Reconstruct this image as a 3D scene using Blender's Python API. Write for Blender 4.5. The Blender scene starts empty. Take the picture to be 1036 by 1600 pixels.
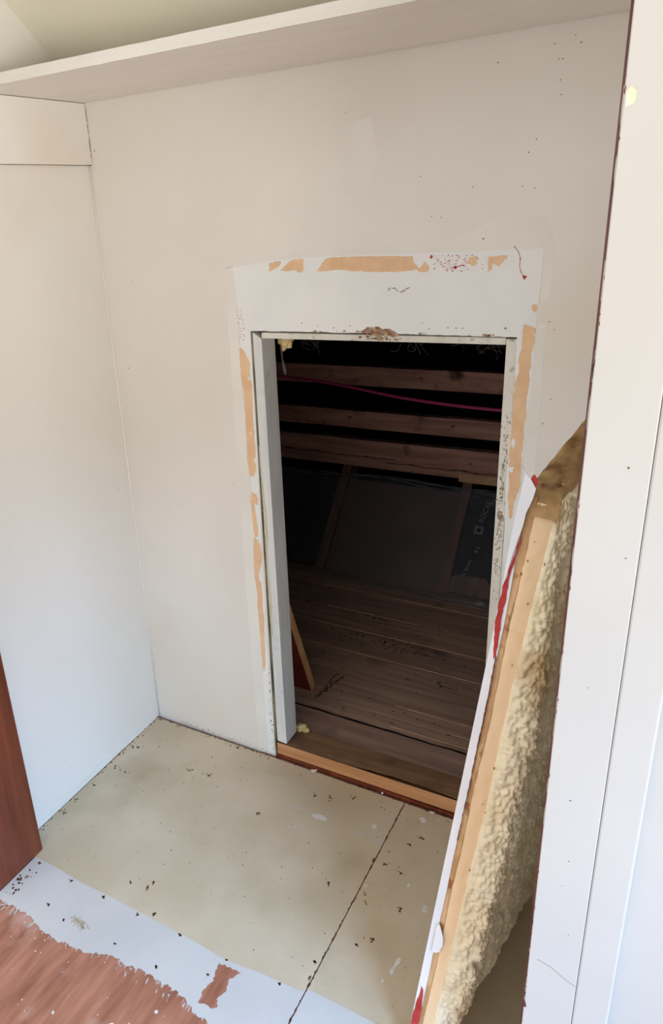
import bpy, bmesh, math, random
from mathutils import Vector, Matrix, noise
from mathutils.geometry import tessellate_polygon
SC = bpy.context.scene
COL = SC.collection
R = math.radians
random.seed(7)

# ------------------------------------------------------------------ camera
cam = bpy.data.cameras.new('camera')
cam_o = bpy.data.objects.new('camera', cam)
COL.objects.link(cam_o)
cam_o.location = (1.38849, -1.57929, 1.55000)
cam_o.rotation_euler = (R(68.09741), R(3.63916), R(30.92043))
cam.sensor_fit = 'VERTICAL'
cam.sensor_height = 36.0
cam.lens = 1176.32007 * 36.0 / 1600.0
cam.shift_x = (518.0 - 380.94152) / 1600.0
cam.shift_y = (795.78100 - 800.0) / 1600.0
cam.clip_start = 0.05
SC.camera = cam_o

# ------------------------------------------------------------------ light
SC.view_settings.view_transform = 'Standard'
SC.view_settings.look = 'None'
SC.view_settings.gamma = 1.0
SC.view_settings.use_curve_mapping = False
SC.view_settings.exposure = 0.0
world = bpy.data.worlds.new('world')
SC.world = world
world.use_nodes = True
wbg = world.node_tree.nodes['Background']
wbg.inputs['Color'].default_value = (1.0, 1.0, 0.99, 1)
wbg.inputs['Strength'].default_value = 1.18

def area(name, loc, target, size_x, size_y, power, color):
    l = bpy.data.lights.new(name, 'AREA')
    l.shape = 'RECTANGLE'; l.size = size_x; l.size_y = size_y
    l.energy = power; l.color = color
    o = bpy.data.objects.new(name, l); COL.objects.link(o)
    o.location = loc
    d = Vector(target) - Vector(loc)
    o.rotation_euler = d.to_track_quat('-Z', 'Y').to_euler()
    return o
# daylight outside the window in the room's right-hand wall: blue sky above, warm ground light below
area('sky_light', (5.2, -3.5, 3.9), (1.6, -1.6, 0.9), 3.4, 2.4, 1650, (0.34, 0.60, 1.0))
area('ground_light', (4.3, -2.9, 0.7), (1.0, -1.2, 1.4), 2.6, 1.2, 215, (0.96, 0.94, 0.90))
area('fill_light', (0.5, -3.5, 1.3), (0.8, 0, 0.9), 2.0, 1.4, 9, (1.0, 0.96, 0.90))  # added fill lamp behind the camera, brightens the foam and back wall

# ---- outlines measured on their own planes, in metres ----
BARE = {
    'p1': [(0.5021, 1.4261), (0.5103, 1.4267), (0.5158, 1.4296), (0.5329, 1.4304), (0.5312, 1.4236), (0.5195, 1.4144), (0.5056, 1.409), (0.5001, 1.4072)],
    'p2': [(0.5296, 1.4097), (0.5468, 1.4233), (0.5603, 1.4316), (0.59, 1.4343), (0.589, 1.4188), (0.5863, 1.4066), (0.5745, 1.4049), (0.5682, 1.4106), (0.546, 1.4083)],
    'p3': [(0.619, 1.4065), (0.6329, 1.4198), (0.6437, 1.4323), (0.6542, 1.4346), (0.691, 1.4358), (0.731, 1.4356), (0.8044, 1.4338), (0.8406, 1.4335), (0.8435, 1.4209), (0.8559, 1.4087), (0.8676, 1.4227), (0.8767, 1.41), (0.8743, 1.4022), (0.8561, 1.4018), (0.8504, 1.4071), (0.8356, 1.4049), (0.8131, 1.4032), (0.7787, 1.403), (0.7388, 1.4036), (0.7269, 1.4066), (0.7068, 1.4048), (0.6784, 1.4099), (0.6494, 1.4068)],
    'p4': [(0.9597, 1.4283), (0.9726, 1.4296), (0.974, 1.4149), (0.964, 1.4111), (0.9597, 1.4152), (0.9534, 1.4169)],
    'p5': [(0.9952, 1.4291), (1.0313, 1.4304), (1.0308, 1.4234), (1.0239, 1.4187), (1.0162, 1.4098), (1.0076, 1.4158), (1.0037, 1.4143), (1.0022, 1.4046), (0.9951, 1.4004)],
    'p6': [(1.0833, 1.337), (1.0929, 1.3377), (1.0951, 1.3289), (1.0908, 1.3222), (1.085, 1.3265)],
    'p7': [(1.0699, 1.2976), (1.074, 1.2994), (1.0841, 1.2964), (1.0927, 1.2923), (1.0937, 1.2837), (1.0902, 1.2792), (1.0939, 1.2736), (1.0931, 1.2604), (1.091, 1.2501), (1.0898, 1.2383), (1.0893, 1.2264), (1.0906, 1.2131), (1.088, 1.2055), (1.09, 1.1935), (1.0893, 1.1783), (1.0894, 1.1631), (1.087, 1.1506), (1.0876, 1.1367), (1.0894, 1.1105), (1.0863, 1.0871), (1.087, 1.0578), (1.0854, 1.0308), (1.0862, 1.0038), (1.0884, 0.9612), (1.0784, 0.9223), (1.0753, 0.8836), (1.0702, 0.8828), (1.0641, 0.9328), (1.0653, 0.9581), (1.0628, 0.9949), (1.0605, 1.022), (1.0609, 1.067), (1.0616, 1.1256), (1.0617, 1.1582), (1.0628, 1.1737), (1.0639, 1.1891), (1.0682, 1.2014), (1.0683, 1.2165), (1.0649, 1.2269), (1.0664, 1.2374), (1.0698, 1.2494), (1.0702, 1.2641), (1.0697, 1.2816)],
    'p8': [(0.4072, 1.2298), (0.4178, 1.2259), (0.4264, 1.2094), (0.433, 1.197), (0.4317, 1.1584), (0.4362, 1.1371), (0.4346, 1.0772), (0.4341, 1.0631), (0.4343, 1.049), (0.4342, 1.0063), (0.435, 0.9702), (0.4346, 0.9518), (0.4257, 0.9405), (0.4346, 0.9334), (0.4333, 0.9147), (0.4253, 0.8988), (0.4137, 0.8973), (0.4114, 0.9233), (0.4086, 0.9415), (0.4095, 0.9821), (0.4111, 1.0328), (0.4114, 1.0754), (0.4117, 1.0754), (0.4101, 1.1223), (0.407, 1.1484), (0.4059, 1.1872)],
    'p9': [(0.4148, 0.8538), (0.429, 0.85), (0.4343, 0.8355), (0.4324, 0.8198), (0.4257, 0.8188), (0.4275, 0.8268), (0.4215, 0.8182), (0.4249, 0.7876), (0.4283, 0.7566), (0.4273, 0.7286), (0.4164, 0.7227), (0.4137, 0.7463), (0.4122, 0.7856), (0.4123, 0.8168), (0.4097, 0.8281)],
    'p10': [(0.4141, 0.7203), (0.4265, 0.7165), (0.4344, 0.6937), (0.4363, 0.6697), (0.431, 0.64), (0.4223, 0.6175), (0.4219, 0.5923), (0.4271, 0.5915), (0.4296, 0.5625), (0.4288, 0.5368), (0.4277, 0.4977), (0.4305, 0.4722), (0.4283, 0.4363), (0.4269, 0.3912), (0.4259, 0.3455), (0.4259, 0.3225), (0.4198, 0.2975), (0.4158, 0.3056), (0.4147, 0.3607), (0.4136, 0.4147), (0.4123, 0.4633), (0.4113, 0.5025), (0.413, 0.5418), (0.4111, 0.5797), (0.4084, 0.6044), (0.4077, 0.5935), (0.4075, 0.6228), (0.4095, 0.6646), (0.4104, 0.6974)],
}
PRIMER = {
    'top': [(0.4029, 1.4185), (0.5005, 1.4308), (0.63, 1.4374), (0.9142, 1.4391), (1.0973, 1.441), (1.0975, 1.3804), (1.0942, 1.3019), (1.0944, 1.2683), (1.0598, 1.2736), (0.7795, 1.2743), (0.4436, 1.272), (0.4099, 1.2789), (0.4075, 1.3422)],
    'left': [(0.4099, 1.2789), (0.4418, 1.272), (0.442, 1.1426), (0.4418, 0.9428), (0.4352, 0.6874), (0.4343, 0.4063), (0.4373, 0.0486), (0.4351, 0.0095), (0.4169, 0.0027), (0.4127, 0.2256), (0.42, 0.6068), (0.4134, 0.9742), (0.4104, 1.1407)],
    'right': [(1.0598, 1.2736), (1.0944, 1.2683), (1.0937, 1.1811), (1.0891, 1.0732), (1.0889, 0.9303), (1.0935, 0.7465), (1.066, 0.7408), (1.0578, 0.9775), (1.0611, 1.1256)],
    'halo_top': [(0.3812, 1.416), (0.4676, 1.4456), (0.6612, 1.4539), (0.9138, 1.4513), (1.005, 1.4997), (1.0984, 1.4974), (1.1171, 1.4495), (1.1161, 1.3802), (1.1140, 1.3450), (1.1000, 1.3450), (1.0975, 1.4387), (0.7785, 1.4376), (0.4031, 1.4214)],
    'halo_left': [(0.3812, 1.416), (0.4031, 1.4214), (0.4062, 1.2788), (0.4096, 0.9738), (0.4159, 0.606), (0.4127, 0.2256), (0.4146, 0.0018), (0.3829, -0.0003), (0.3794, 0.2827), (0.3758, 0.6764), (0.3787, 1.0729), (0.3783, 1.2967)],
    'rust': [(0.7241, 1.2757), (0.7378, 1.2858), (0.7647, 1.2891), (0.7736, 1.2838), (0.7911, 1.2855), (0.816, 1.2711), (0.7972, 1.2665), (0.7795, 1.2729), (0.7647, 1.2656), (0.7468, 1.2735)],
}
FLOOR = {
    'paint_edge': [(0.0803, -0.7651), (0.1008, -0.767), (0.1353, -0.7655), (0.1804, -0.7662), (0.2265, -0.7775), (0.2741, -0.783), (0.3285, -0.7802), (0.3762, -0.7716), (0.411, -0.7581), (0.4435, -0.7515), (0.4816, -0.7523), (0.5201, -0.7455), (0.5428, -0.747), (0.5872, -0.7499), (0.6238, -0.753), (0.6449, -0.7639), (0.6767, -0.7717), (0.7052, -0.7756)],
    'tone_edge': [(0.0286, -0.6284), (0.0665, -0.628), (0.122, -0.6274), (0.2168, -0.6325), (0.3347, -0.6311), (0.4631, -0.6324), (0.5685, -0.6337), (0.6558, -0.6379), (0.7012, -0.6346), (0.7352, -0.6290), (0.8397, -0.6240), (0.9012, -0.6210), (0.9696, -0.6161), (1.0119, -0.6094)],
    'bare': [(0.6541, -0.6514), (0.709, -0.6475), (0.7012, -0.6619), (0.6934, -0.6761), (0.7033, -0.6972), (0.6938, -0.7185), (0.7035, -0.7385), (0.6978, -0.7447), (0.6772, -0.7433), (0.6621, -0.7483), (0.6575, -0.7186), (0.6651, -0.6947), (0.6571, -0.672)],
    's1': [(0.6406, -0.1655), (0.6586, -0.1509), (0.6867, -0.1576), (0.6902, -0.1683), (0.675, -0.1688), (0.6574, -0.1726)],
    's2': [(0.5855, -0.156), (0.6006, -0.146), (0.6099, -0.1565), (0.5953, -0.1672)],
    's3': [(0.7993, -0.1255), (0.8108, -0.1175), (0.8186, -0.1277), (0.8078, -0.1373)],
    's4': [(0.9023, -0.0468), (0.9111, -0.035), (0.9253, -0.0453), (0.923, -0.0598)],
    's5': [(0.7819, -0.1547), (0.7911, -0.1449), (0.802, -0.1643), (0.7924, -0.1712)],
    's6': [(0.993, -0.4542), (1.003, -0.4523), (1.0033, -0.466), (0.998, -0.4757), (0.9994, -0.4952), (0.9941, -0.5014), (0.9888, -0.4874), (0.9949, -0.4753)],
    's7': [(0.9199, -0.3512), (0.9268, -0.3476), (0.9306, -0.3574), (0.9227, -0.3617)],
    's8': [(0.9471, -0.2585), (0.9545, -0.2572), (0.9558, -0.2683), (0.9493, -0.2684)],
    's9': [(0.9015, -0.2952), (0.91, -0.2865), (0.914, -0.2987), (0.9058, -0.303)],
    's10': [(0.9744, -0.3264), (0.9857, -0.3228), (0.9872, -0.3361), (0.9771, -0.3392)],
    's11': [(1.0002, -0.3008), (1.0098, -0.2958), (1.0148, -0.3168), (1.0039, -0.3211)],
    's12': [(0.8236, -0.1678), (0.8435, -0.1546), (0.8462, -0.1706), (0.829, -0.1776)],
    's13': [(0.982, -0.5185), (0.9868, -0.5159), (0.9884, -0.523), (0.9836, -0.5256)],
    's14': [(0.8572, -0.31), (0.8627, -0.3071), (0.8659, -0.3148), (0.8598, -0.318)],
    's15': [(0.6126, -0.2237), (0.6232, -0.2182), (0.6282, -0.2279), (0.6195, -0.2324)],
    's16': [(0.9424, -0.0262), (0.9542, -0.0233), (0.9544, -0.0375), (0.9454, -0.0401)],
}
DIRT = {
    'd1': [(0.9183, -0.1061), (0.9295, -0.1003), (0.9385, -0.1083), (0.9377, -0.1184), (0.9282, -0.1107), (0.9232, -0.1163)],
    'd2': [(0.9039, -0.1407), (0.9168, -0.134), (0.9173, -0.1453), (0.9105, -0.1516)],
    'd3': [(0.8698, -0.2258), (0.8916, -0.2199), (0.8836, -0.2313), (0.8747, -0.235)],
    'd4': [(0.9152, -0.2344), (0.9248, -0.2294), (0.9302, -0.2389), (0.9224, -0.2447)],
    'd5': [(0.8426, -0.229), (0.8495, -0.2254), (0.852, -0.2351), (0.8468, -0.236)],
    'd6': [(0.7747, -0.343), (0.7781, -0.3412), (0.784, -0.3569), (0.7812, -0.3584)],
    'd7': [(0.8652, -0.3311), (0.8702, -0.3301), (0.8786, -0.357), (0.8759, -0.3568)],
    'd8': [(0.8348, -0.5472), (0.8418, -0.5435), (0.843, -0.5512), (0.8375, -0.5528)],
    'd9': [(0.952, -0.3327), (0.9593, -0.332), (0.9582, -0.3429)],
    'd10': [(0.504, -0.227), (0.5134, -0.2232), (0.5159, -0.2305), (0.5084, -0.2333)],
    'd11': [(0.6117, -0.0868), (0.621, -0.0843), (0.627, -0.1016), (0.6192, -0.1022)],
    'd12': [(0.6516, -0.0722), (0.6669, -0.0846), (0.6647, -0.0968)],
    'd13': [(0.7092, -0.0519), (0.7254, -0.0458), (0.7222, -0.0675)],
    'd14': [(0.8997, -0.4685), (0.9084, -0.4638), (0.9073, -0.4716)],
    'd15': [(0.9231, -0.4377), (0.932, -0.4381), (0.9304, -0.4463)],
    'd16': [(0.7923, -0.6298), (0.7963, -0.629), (0.7971, -0.6351)],
    'd17': [(0.8416, -0.5867), (0.8465, -0.584), (0.847, -0.5951)],
    'e1': [(0.0357, -0.2572), (0.0861, -0.2634), (0.0875, -0.2713), (0.0482, -0.2662)],
    'e2': [(0.0131, -0.3492), (0.0288, -0.3497), (0.0305, -0.3608)],
    'e3': [(0.0064, -0.4198), (0.0188, -0.4169), (0.0199, -0.4289)],
    'e4': [(0.009, -0.4726), (0.026, -0.4727), (0.0263, -0.4834)],
    'e5': [(0.0197, -0.2589), (0.0284, -0.2571), (0.0324, -0.2691)],
    'e6': [(0.3807, -0.5684), (0.3864, -0.5611), (0.3939, -0.5676), (0.3894, -0.5734)],
    'e7': [(0.2966, -0.1608), (0.3096, -0.1567), (0.3147, -0.1688), (0.3041, -0.1693)],
    'e8': [(0.2282, -0.1705), (0.2497, -0.1646), (0.2499, -0.1745), (0.2374, -0.1783)],
    'e9': [(0.3347, -0.5707), (0.3444, -0.5745), (0.3434, -0.5784)],
    'e10': [(0.3871, -0.545), (0.392, -0.5451), (0.395, -0.5532)],
    'e11': [(0.3039, -0.6388), (0.3089, -0.6379), (0.3107, -0.6437)],
    'e12': [(0.1956, -0.6401), (0.205, -0.6387), (0.2058, -0.6472)],
    'e13': [(0.1961, -0.7193), (0.2018, -0.7179), (0.206, -0.724)],
    'e14': [(0.2589, -0.7326), (0.2659, -0.7329), (0.2667, -0.7373)],
    'e15': [(0.5322, -0.6342), (0.5393, -0.6358), (0.5405, -0.6427)],
    'e16': [(0.4102, -0.6365), (0.4166, -0.6387), (0.4145, -0.643)],
    'e17': [(0.4459, -0.62), (0.4495, -0.6165), (0.4505, -0.624)],
    'e18': [(0.5319, -0.7232), (0.5374, -0.7238), (0.536, -0.7287)],
    'e19': [(0.411, -0.7236), (0.4178, -0.7244), (0.4172, -0.7292)],
    'e20': [(0.6425, -0.6839), (0.6487, -0.6861), (0.6481, -0.6904)],
    'e21': [(0.6599, -0.6357), (0.6665, -0.6364), (0.6649, -0.6415)],
    'e22': [(0.0828, -0.6366), (0.0902, -0.6366), (0.0896, -0.6416)],
    'e23': [(0.0274, -0.1585), (0.0416, -0.1569), (0.0418, -0.1676)],
    'e24': [(0.0146, -0.1621), (0.0245, -0.164), (0.0255, -0.1731)],
    'e25': [(0.3101, -0.0176), (0.3211, -0.0201), (0.3179, -0.0271)],
}
STRAW = [(0.2732, -0.7211), (0.2925, -0.7149), (0.3366, -0.7229), (0.3262, -0.7339), (0.3016, -0.7337)]
WALLSPOTS = [(0.993, 1.761),(0.854, 1.583),(0.695, 1.712),(1.088, 1.777),(1.121, 1.785),(1.131, 1.773),(1.103, 1.752),(1.097, 1.753),(1.102, 1.72),(1.105, 1.697),(1.069, 1.63),(1.057, 1.609),(1.05, 1.552),(1.073, 1.547),(0.879, 1.508),(0.898, 1.505),(0.958, 1.557),(0.983, 1.462),(0.095, 1.388),(0.048, 1.163),(0.023, 1.701),(0.36, 0.871),(1.128, 1.29),(1.118, 1.305),(1.133, 1.152),(1.122, 1.101),]
HC = 1.6687

# ------------------------------------------------------------------ materials
def srgb(r, g, b):
    f = lambda c: (c/255/12.92) if c/255 <= 0.04045 else ((c/255+0.055)/1.055)**2.4
    return (f(r), f(g), f(b), 1)

def mat(name, c1, c2=None, rough=0.6, scale=6.0, stretch=(1, 1, 1), bump=0.0, bscale=60.0,
        c3=None, c3lo=0.62, c3hi=0.70, c3scale=3.0, spec=0.3, detail=4.0, lo=0.35, hi=0.65, bdist=0.002,
        wave=None, bstretch=None):
    m = bpy.data.materials.new(name); m.use_nodes = True
    nt = m.node_tree; N = nt.nodes; L = nt.links
    bs = N['Principled BSDF']
    bs.inputs['Roughness'].default_value = rough
    bs.inputs['Specular IOR Level'].default_value = spec
    tc0 = N.new('ShaderNodeTexCoord'); oi = N.new('ShaderNodeObjectInfo')
    tc = N.new('ShaderNodeVectorMath'); tc.operation = 'MULTIPLY_ADD'      # every piece gets its own stretch of grain
    L.new(oi.outputs['Random'], tc.inputs[0]); tc.inputs[1].default_value = (9.0, 7.0, 11.0); L.new(tc0.outputs['Object'], tc.inputs[2])
    mp = N.new('ShaderNodeMapping'); mp.inputs['Scale'].default_value = stretch
    L.new(tc.outputs['Vector'], mp.inputs['Vector'])
    def nz(sc, src, det=detail):
        n = N.new('ShaderNodeTexNoise'); n.inputs['Scale'].default_value = sc
        n.inputs['Detail'].default_value = det; L.new(src, n.inputs['Vector']); return n
    def ramp(fac, a, b, ca, cb):
        r = N.new('ShaderNodeValToRGB'); r.color_ramp.elements[0].position = a; r.color_ramp.elements[1].position = b
        r.color_ramp.elements[0].color = ca; r.color_ramp.elements[1].color = cb
        L.new(fac, r.inputs['Fac']); return r
    if c2 is None:
        bs.inputs['Base Color'].default_value = c1
        out = None
    else:
        if wave:
            w = N.new('ShaderNodeTexWave'); w.wave_type = 'BANDS'; w.bands_direction = wave[0]
            w.inputs['Scale'].default_value = wave[1]; w.inputs['Distortion'].default_value = wave[2]
            w.inputs['Detail'].default_value = 3; w.inputs['Detail Scale'].default_value = wave[3]
            L.new(mp.outputs[0], w.inputs['Vector']); src = w.outputs['Fac']
        else:
            src = nz(scale, mp.outputs[0]).outputs['Fac']
        rp = ramp(src, lo, hi, c1, c2); out = rp.outputs['Color']
        if c3 is not None:
            n2 = nz(c3scale, tc.outputs['Vector'])
            r2 = ramp(n2.outputs['Fac'], c3lo, c3hi, (0, 0, 0, 1), (1, 1, 1, 1))
            mx = N.new('ShaderNodeMix'); mx.data_type = 'RGBA'
            L.new(r2.outputs['Color'], mx.inputs['Factor']); L.new(out, mx.inputs['A']); mx.inputs['B'].default_value = c3
            out = mx.outputs['Result']
        L.new(out, bs.inputs['Base Color'])
    if bump:
        s = mp.outputs[0] if bstretch is None else None
        if s is None:
            m2 = N.new('ShaderNodeMapping'); m2.inputs['Scale'].default_value = bstretch
            L.new(tc.outputs['Vector'], m2.inputs['Vector']); s = m2.outputs[0]
        n3 = nz(bscale, s)
        b = N.new('ShaderNodeBump'); b.inputs['Strength'].default_value = bump; b.inputs['Distance'].default_value = bdist
        L.new(n3.outputs['Fac'], b.inputs['Height']); L.new(b.outputs[0], bs.inputs['Normal'])
    return m

M = {}
M['wall'] = mat('cream_wall_paint', srgb(222, 216, 206), srgb(229, 223, 214), 0.45, 2.2, bump=0.12, bscale=40,
                c3=srgb(221, 211, 196), c3lo=.55, c3hi=.75, c3scale=1.7)
M['wall_l'] = mat('left_wall_paint', srgb(226, 222, 212), srgb(231, 226, 218), 0.4, 2.0, bump=0.10, bscale=40,
                  c3=srgb(222, 209, 190), c3lo=.58, c3hi=.78, c3scale=1.5)
M['primer'] = mat('white_primer', srgb(226, 228, 224), srgb(233, 233, 228), 0.55, 8, bump=0.15, bscale=90)
M['halo'] = mat('touch_up_paint', srgb(224, 219, 209), srgb(230, 226, 217), 0.5, 6, bump=0.12, bscale=70)
M['bare'] = mat('bare_fibreboard', srgb(222, 183, 144), srgb(231, 195, 157), 0.85, 30, bump=0.3, bscale=300, spec=.1)
M['rust'] = mat('rust_stain', srgb(120, 82, 56), srgb(200, 178, 150), 0.9, 70, spec=.1)
M['shelf'] = mat('shelf_paint', srgb(234, 228, 219), srgb(238, 232, 224), 0.5, 5, stretch=(1, 6, 6), bump=0.15, bscale=40)
M['shelf_edge'] = mat('shelf_edge_paint', srgb(226, 221, 208), srgb(233, 228, 217), 0.55, 14, stretch=(.4, 4, 3), bump=0.5, bscale=30)
M['ceil'] = mat('ceiling_paint', srgb(226, 221, 202), srgb(232, 227, 209), 0.6, 2.5, bump=0.1, bscale=30)
M['casing'] = mat('white_gloss_paint', srgb(188, 184, 177), srgb(192, 188, 181), 0.4, 4, bump=0.1, bscale=30,
                  c3=srgb(193, 189, 182), c3lo=.6, c3hi=.75, c3scale=3)
M['jamb'] = mat('jamb_paint', srgb(203, 204, 202), srgb(222, 220, 214), 0.5, 7, stretch=(3, 3, .6), bump=0.3, bscale=35,
                c3=srgb(190, 186, 174), c3lo=.62, c3hi=.8, c3scale=12)
M['jamb_b'] = mat('worn_jamb_paint', srgb(205, 201, 188), srgb(221, 217, 205), 0.6, 9, stretch=(3, 3, .6), bump=0.4, bscale=45,
                  c3=srgb(136, 124, 100), c3lo=.60, c3hi=.72, c3scale=42)
M['stain'] = mat('red_stained_wood', srgb(96, 42, 24), srgb(128, 62, 38), 0.42, 5, stretch=(8, 8, .5), bump=0.2, bscale=10,
                 c3=srgb(112, 66, 46), c3lo=.66, c3hi=.8, c3scale=7, spec=.5)
M['floor_tan'] = mat('tan_floor', srgb(190, 172, 144), srgb(203, 186, 161), 0.55, 5, bump=0.3, bscale=25, bstretch=(6, 1.2, 1),
                     c3=srgb(174, 157, 128), c3lo=.56, c3hi=.74, c3scale=3.3, detail=8)
M['floor_grey'] = mat('pale_floor', srgb(192, 187, 182), srgb(202, 196, 190), 0.5, 5, bump=0.3, bscale=22, bstretch=(6, 1.2, 1),
                      c3=srgb(192, 184, 174), c3lo=.6, c3hi=.75, c3scale=6)
M['ply'] = mat('red_plywood', srgb(142, 88, 66), srgb(182, 124, 98), 0.6, 9, stretch=(5.5, .8, 1), bump=0.45, bscale=14,
               lo=.30, hi=.70, detail=7, c3=srgb(186, 142, 122), c3lo=.60, c3hi=.72, c3scale=9, bstretch=(7, 1, 1))
M['dirt'] = mat('brown_dirt', srgb(92, 68, 46), srgb(130, 100, 72), 0.95, 60, spec=.1)
M['dark'] = mat('dark_grime', srgb(54, 42, 32), srgb(92, 70, 52), 0.95, 60, spec=.1)
M['splat'] = mat('white_paint_splat', srgb(222, 218, 214), srgb(205, 200, 192), 0.5, 50)
M['splat_g'] = mat('grey_paint_smear', srgb(186, 178, 166), srgb(200, 194, 186), 0.5, 50)
M['red'] = mat('red_paint', srgb(190, 62, 58), srgb(168, 44, 42), 0.5, 40)
M['maroon'] = mat('maroon_paint', srgb(92, 54, 50), srgb(122, 80, 72), 0.5, 30, stretch=(1, 1, .3))
M['sill'] = mat('orange_pine', srgb(178, 126, 84), srgb(200, 148, 104), 0.55, 6, stretch=(.5, 8, 8), bump=0.2, bscale=12,
                c3=srgb(150, 96, 56), c3lo=.62, c3hi=.8, c3scale=9)
M['sill_top'] = mat('worn_shaded_pine_top', srgb(118, 88, 62), srgb(140, 106, 76), 0.7, 6, stretch=(.5, 8, 8), bump=0.3, bscale=12,
                    c3=srgb(96, 70, 52), c3lo=.5, c3hi=.7, c3scale=9)  # the darker brown includes the shade on the worn top face
M['plank'] = mat('old_attic_plank', srgb(138, 110, 96), srgb(166, 134, 116), 0.7, 7, stretch=(.45, 7, 7), bump=0.5, bscale=9,
                 c3=srgb(56, 44, 36), c3lo=.60, c3hi=.78, c3scale=4.5)
M['plank_b'] = mat('old_attic_plank_paler', srgb(146, 116, 100), srgb(174, 142, 122), 0.7, 7, stretch=(.45, 7, 7), bump=0.5, bscale=9,
                   c3=srgb(66, 50, 40), c3lo=.62, c3hi=.8, c3scale=6)
M['lip'] = mat('pale_wood_and_highlight', srgb(206, 164, 126), srgb(168, 128, 98), 0.7, 12, stretch=(1, 4, 4))  # pale wood of batten and flecks; on planks it paints edge highlights
M['beam'] = mat('roof_board_wood', srgb(152, 110, 96), srgb(190, 144, 124), 0.7, 6, stretch=(.5, 7, 7), bump=0.4, bscale=10,
                c3=srgb(72, 44, 34), c3lo=.60, c3hi=.74, c3scale=8)
M['rafter'] = mat('rafter_wood', srgb(112, 84, 74), srgb(132, 98, 84), 0.75, 6, stretch=(6, 1, 1))
M['black'] = mat('attic_dark_black', srgb(14, 13, 14), srgb(20, 18, 19), 0.95, 8, spec=.05)  # painted darkness of the attic, also used for its cracks
M['foil'] = mat('black_insulation_sheet', srgb(38, 37, 42), srgb(45, 43, 48), 0.45, 5, bump=0.4, bscale=14)
M['brownpanel'] = mat('brown_backing_panel', srgb(104, 84, 78), srgb(118, 94, 86), 0.8, 4)
M['print'] = mat('grey_print', srgb(136, 134, 138))
M['cable'] = mat('magenta_cable_jacket', srgb(168, 56, 104), None, 0.45)
M['edgepale'] = mat('pale_board_edge', srgb(214, 166, 112), srgb(190, 140, 90), 0.6, 14, stretch=(3, 3, .5))
M['redboard'] = mat('dark_red_board', srgb(104, 38, 26), srgb(124, 50, 34), 0.5, 6, stretch=(6, 6, .6))
M['foam'] = mat('spray_foam_skin', srgb(236, 222, 186), srgb(243, 233, 204), 0.5, 9, bump=0.9, bscale=130,
                c3=srgb(196, 164, 116), c3lo=.54, c3hi=.74, c3scale=8, bdist=.003, spec=.4)
M['foamcut'] = mat('cut_foam', srgb(238, 206, 164), srgb(242, 212, 172), 0.75, 4, bump=0.25, bscale=120,
                   c3=srgb(230, 190, 142), c3lo=.60, c3hi=.85, c3scale=16)
M['foamtop'] = mat('shaded_foam_top', srgb(150, 118, 78), srgb(186, 152, 104), 0.85, 18, bump=1.0, bscale=45, bdist=.006,
                   c3=srgb(110, 78, 46), c3lo=.52, c3hi=.66, c3scale=26)  # brown stands for the shade on the foam's top end
M['fibre'] = mat('fibreboard_edge', srgb(188, 146, 102), srgb(214, 178, 134), 0.85, 16, stretch=(3, 3, .7), bump=0.8, bscale=60,
                 c3=srgb(160, 104, 62), c3lo=.60, c3hi=.68, c3scale=22)
M['paper'] = mat('white_facing_paper', srgb(236, 238, 242), srgb(228, 230, 236), 0.5, 8, bump=.1, bscale=60)
M['oldfoam'] = mat('old_yellow_insulation', srgb(222, 204, 150), srgb(186, 158, 104), 0.85, 25, bump=.8, bscale=60)
M['caulk'] = mat('corner_caulk', srgb(236, 231, 222), None, 0.5)
M['glue'] = mat('dried_glue', srgb(178, 172, 140), srgb(212, 206, 180), 0.6, 20, stretch=(2, 2, .4), bump=.5, bscale=40)
M['gap'] = mat('gap_dirt', srgb(74, 68, 52), srgb(140, 132, 106), 0.9, 30, stretch=(1, 1, .3))  # dark colour of the joints and their crumbly filler
M['web'] = mat('cobweb_thread', srgb(96, 86, 78), None, 0.8)
M['sub'] = mat('subfloor', srgb(60, 46, 36), None, 0.9)

M['hem'] = mat('plastic_fold_glint', srgb(86, 88, 96), srgb(120, 124, 134), 0.25, 9, spec=.8)  # grey-blue colour that paints the glints along the sheet's hems
def sheet_mat():
    m = bpy.data.materials.new('clear_plastic_sheet'); m.use_nodes = True
    nt = m.node_tree; N = nt.nodes; L = nt.links
    for n in list(N):
        if n.type != 'OUTPUT_MATERIAL': N.remove(n)
    out = [n for n in N if n.type == 'OUTPUT_MATERIAL'][0]
    t = N.new('ShaderNodeBsdfTransparent'); t.inputs['Color'].default_value = (.82, .82, .84, 1)
    g = N.new('ShaderNodeBsdfGlossy'); g.inputs['Roughness'].default_value = .16; g.inputs['Color'].default_value = (.9, .92, 1, 1)
    f = N.new('ShaderNodeFresnel'); f.inputs['IOR'].default_value = 1.5
    x = N.new('ShaderNodeMixShader'); L.new(f.outputs[0], x.inputs[0]); L.new(t.outputs[0], x.inputs[1]); L.new(g.outputs[0], x.inputs[2])
    d = N.new('ShaderNodeBsdfDiffuse'); d.inputs['Color'].default_value = (.5, .52, .58, 1)  # bluish diffuse share paints a haze over the sheet
    y = N.new('ShaderNodeMixShader'); y.inputs[0].default_value = .09; L.new(x.outputs[0], y.inputs[1]); L.new(d.outputs[0], y.inputs[2])
    L.new(y.outputs[0], out.inputs['Surface'])
    return m
M['sheet'] = sheet_mat()

# ------------------------------------------------------------------ helpers
ORG = {}                                   # world origin of every root Empty / object
def root(name, loc, **kw):
    o = bpy.data.objects.new(name, None); COL.objects.link(o)
    o.empty_display_size = .05; o.location = loc; ORG[o.name] = Vector(loc)
    for k, v in kw.items(): o[k] = v
    return o

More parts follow.
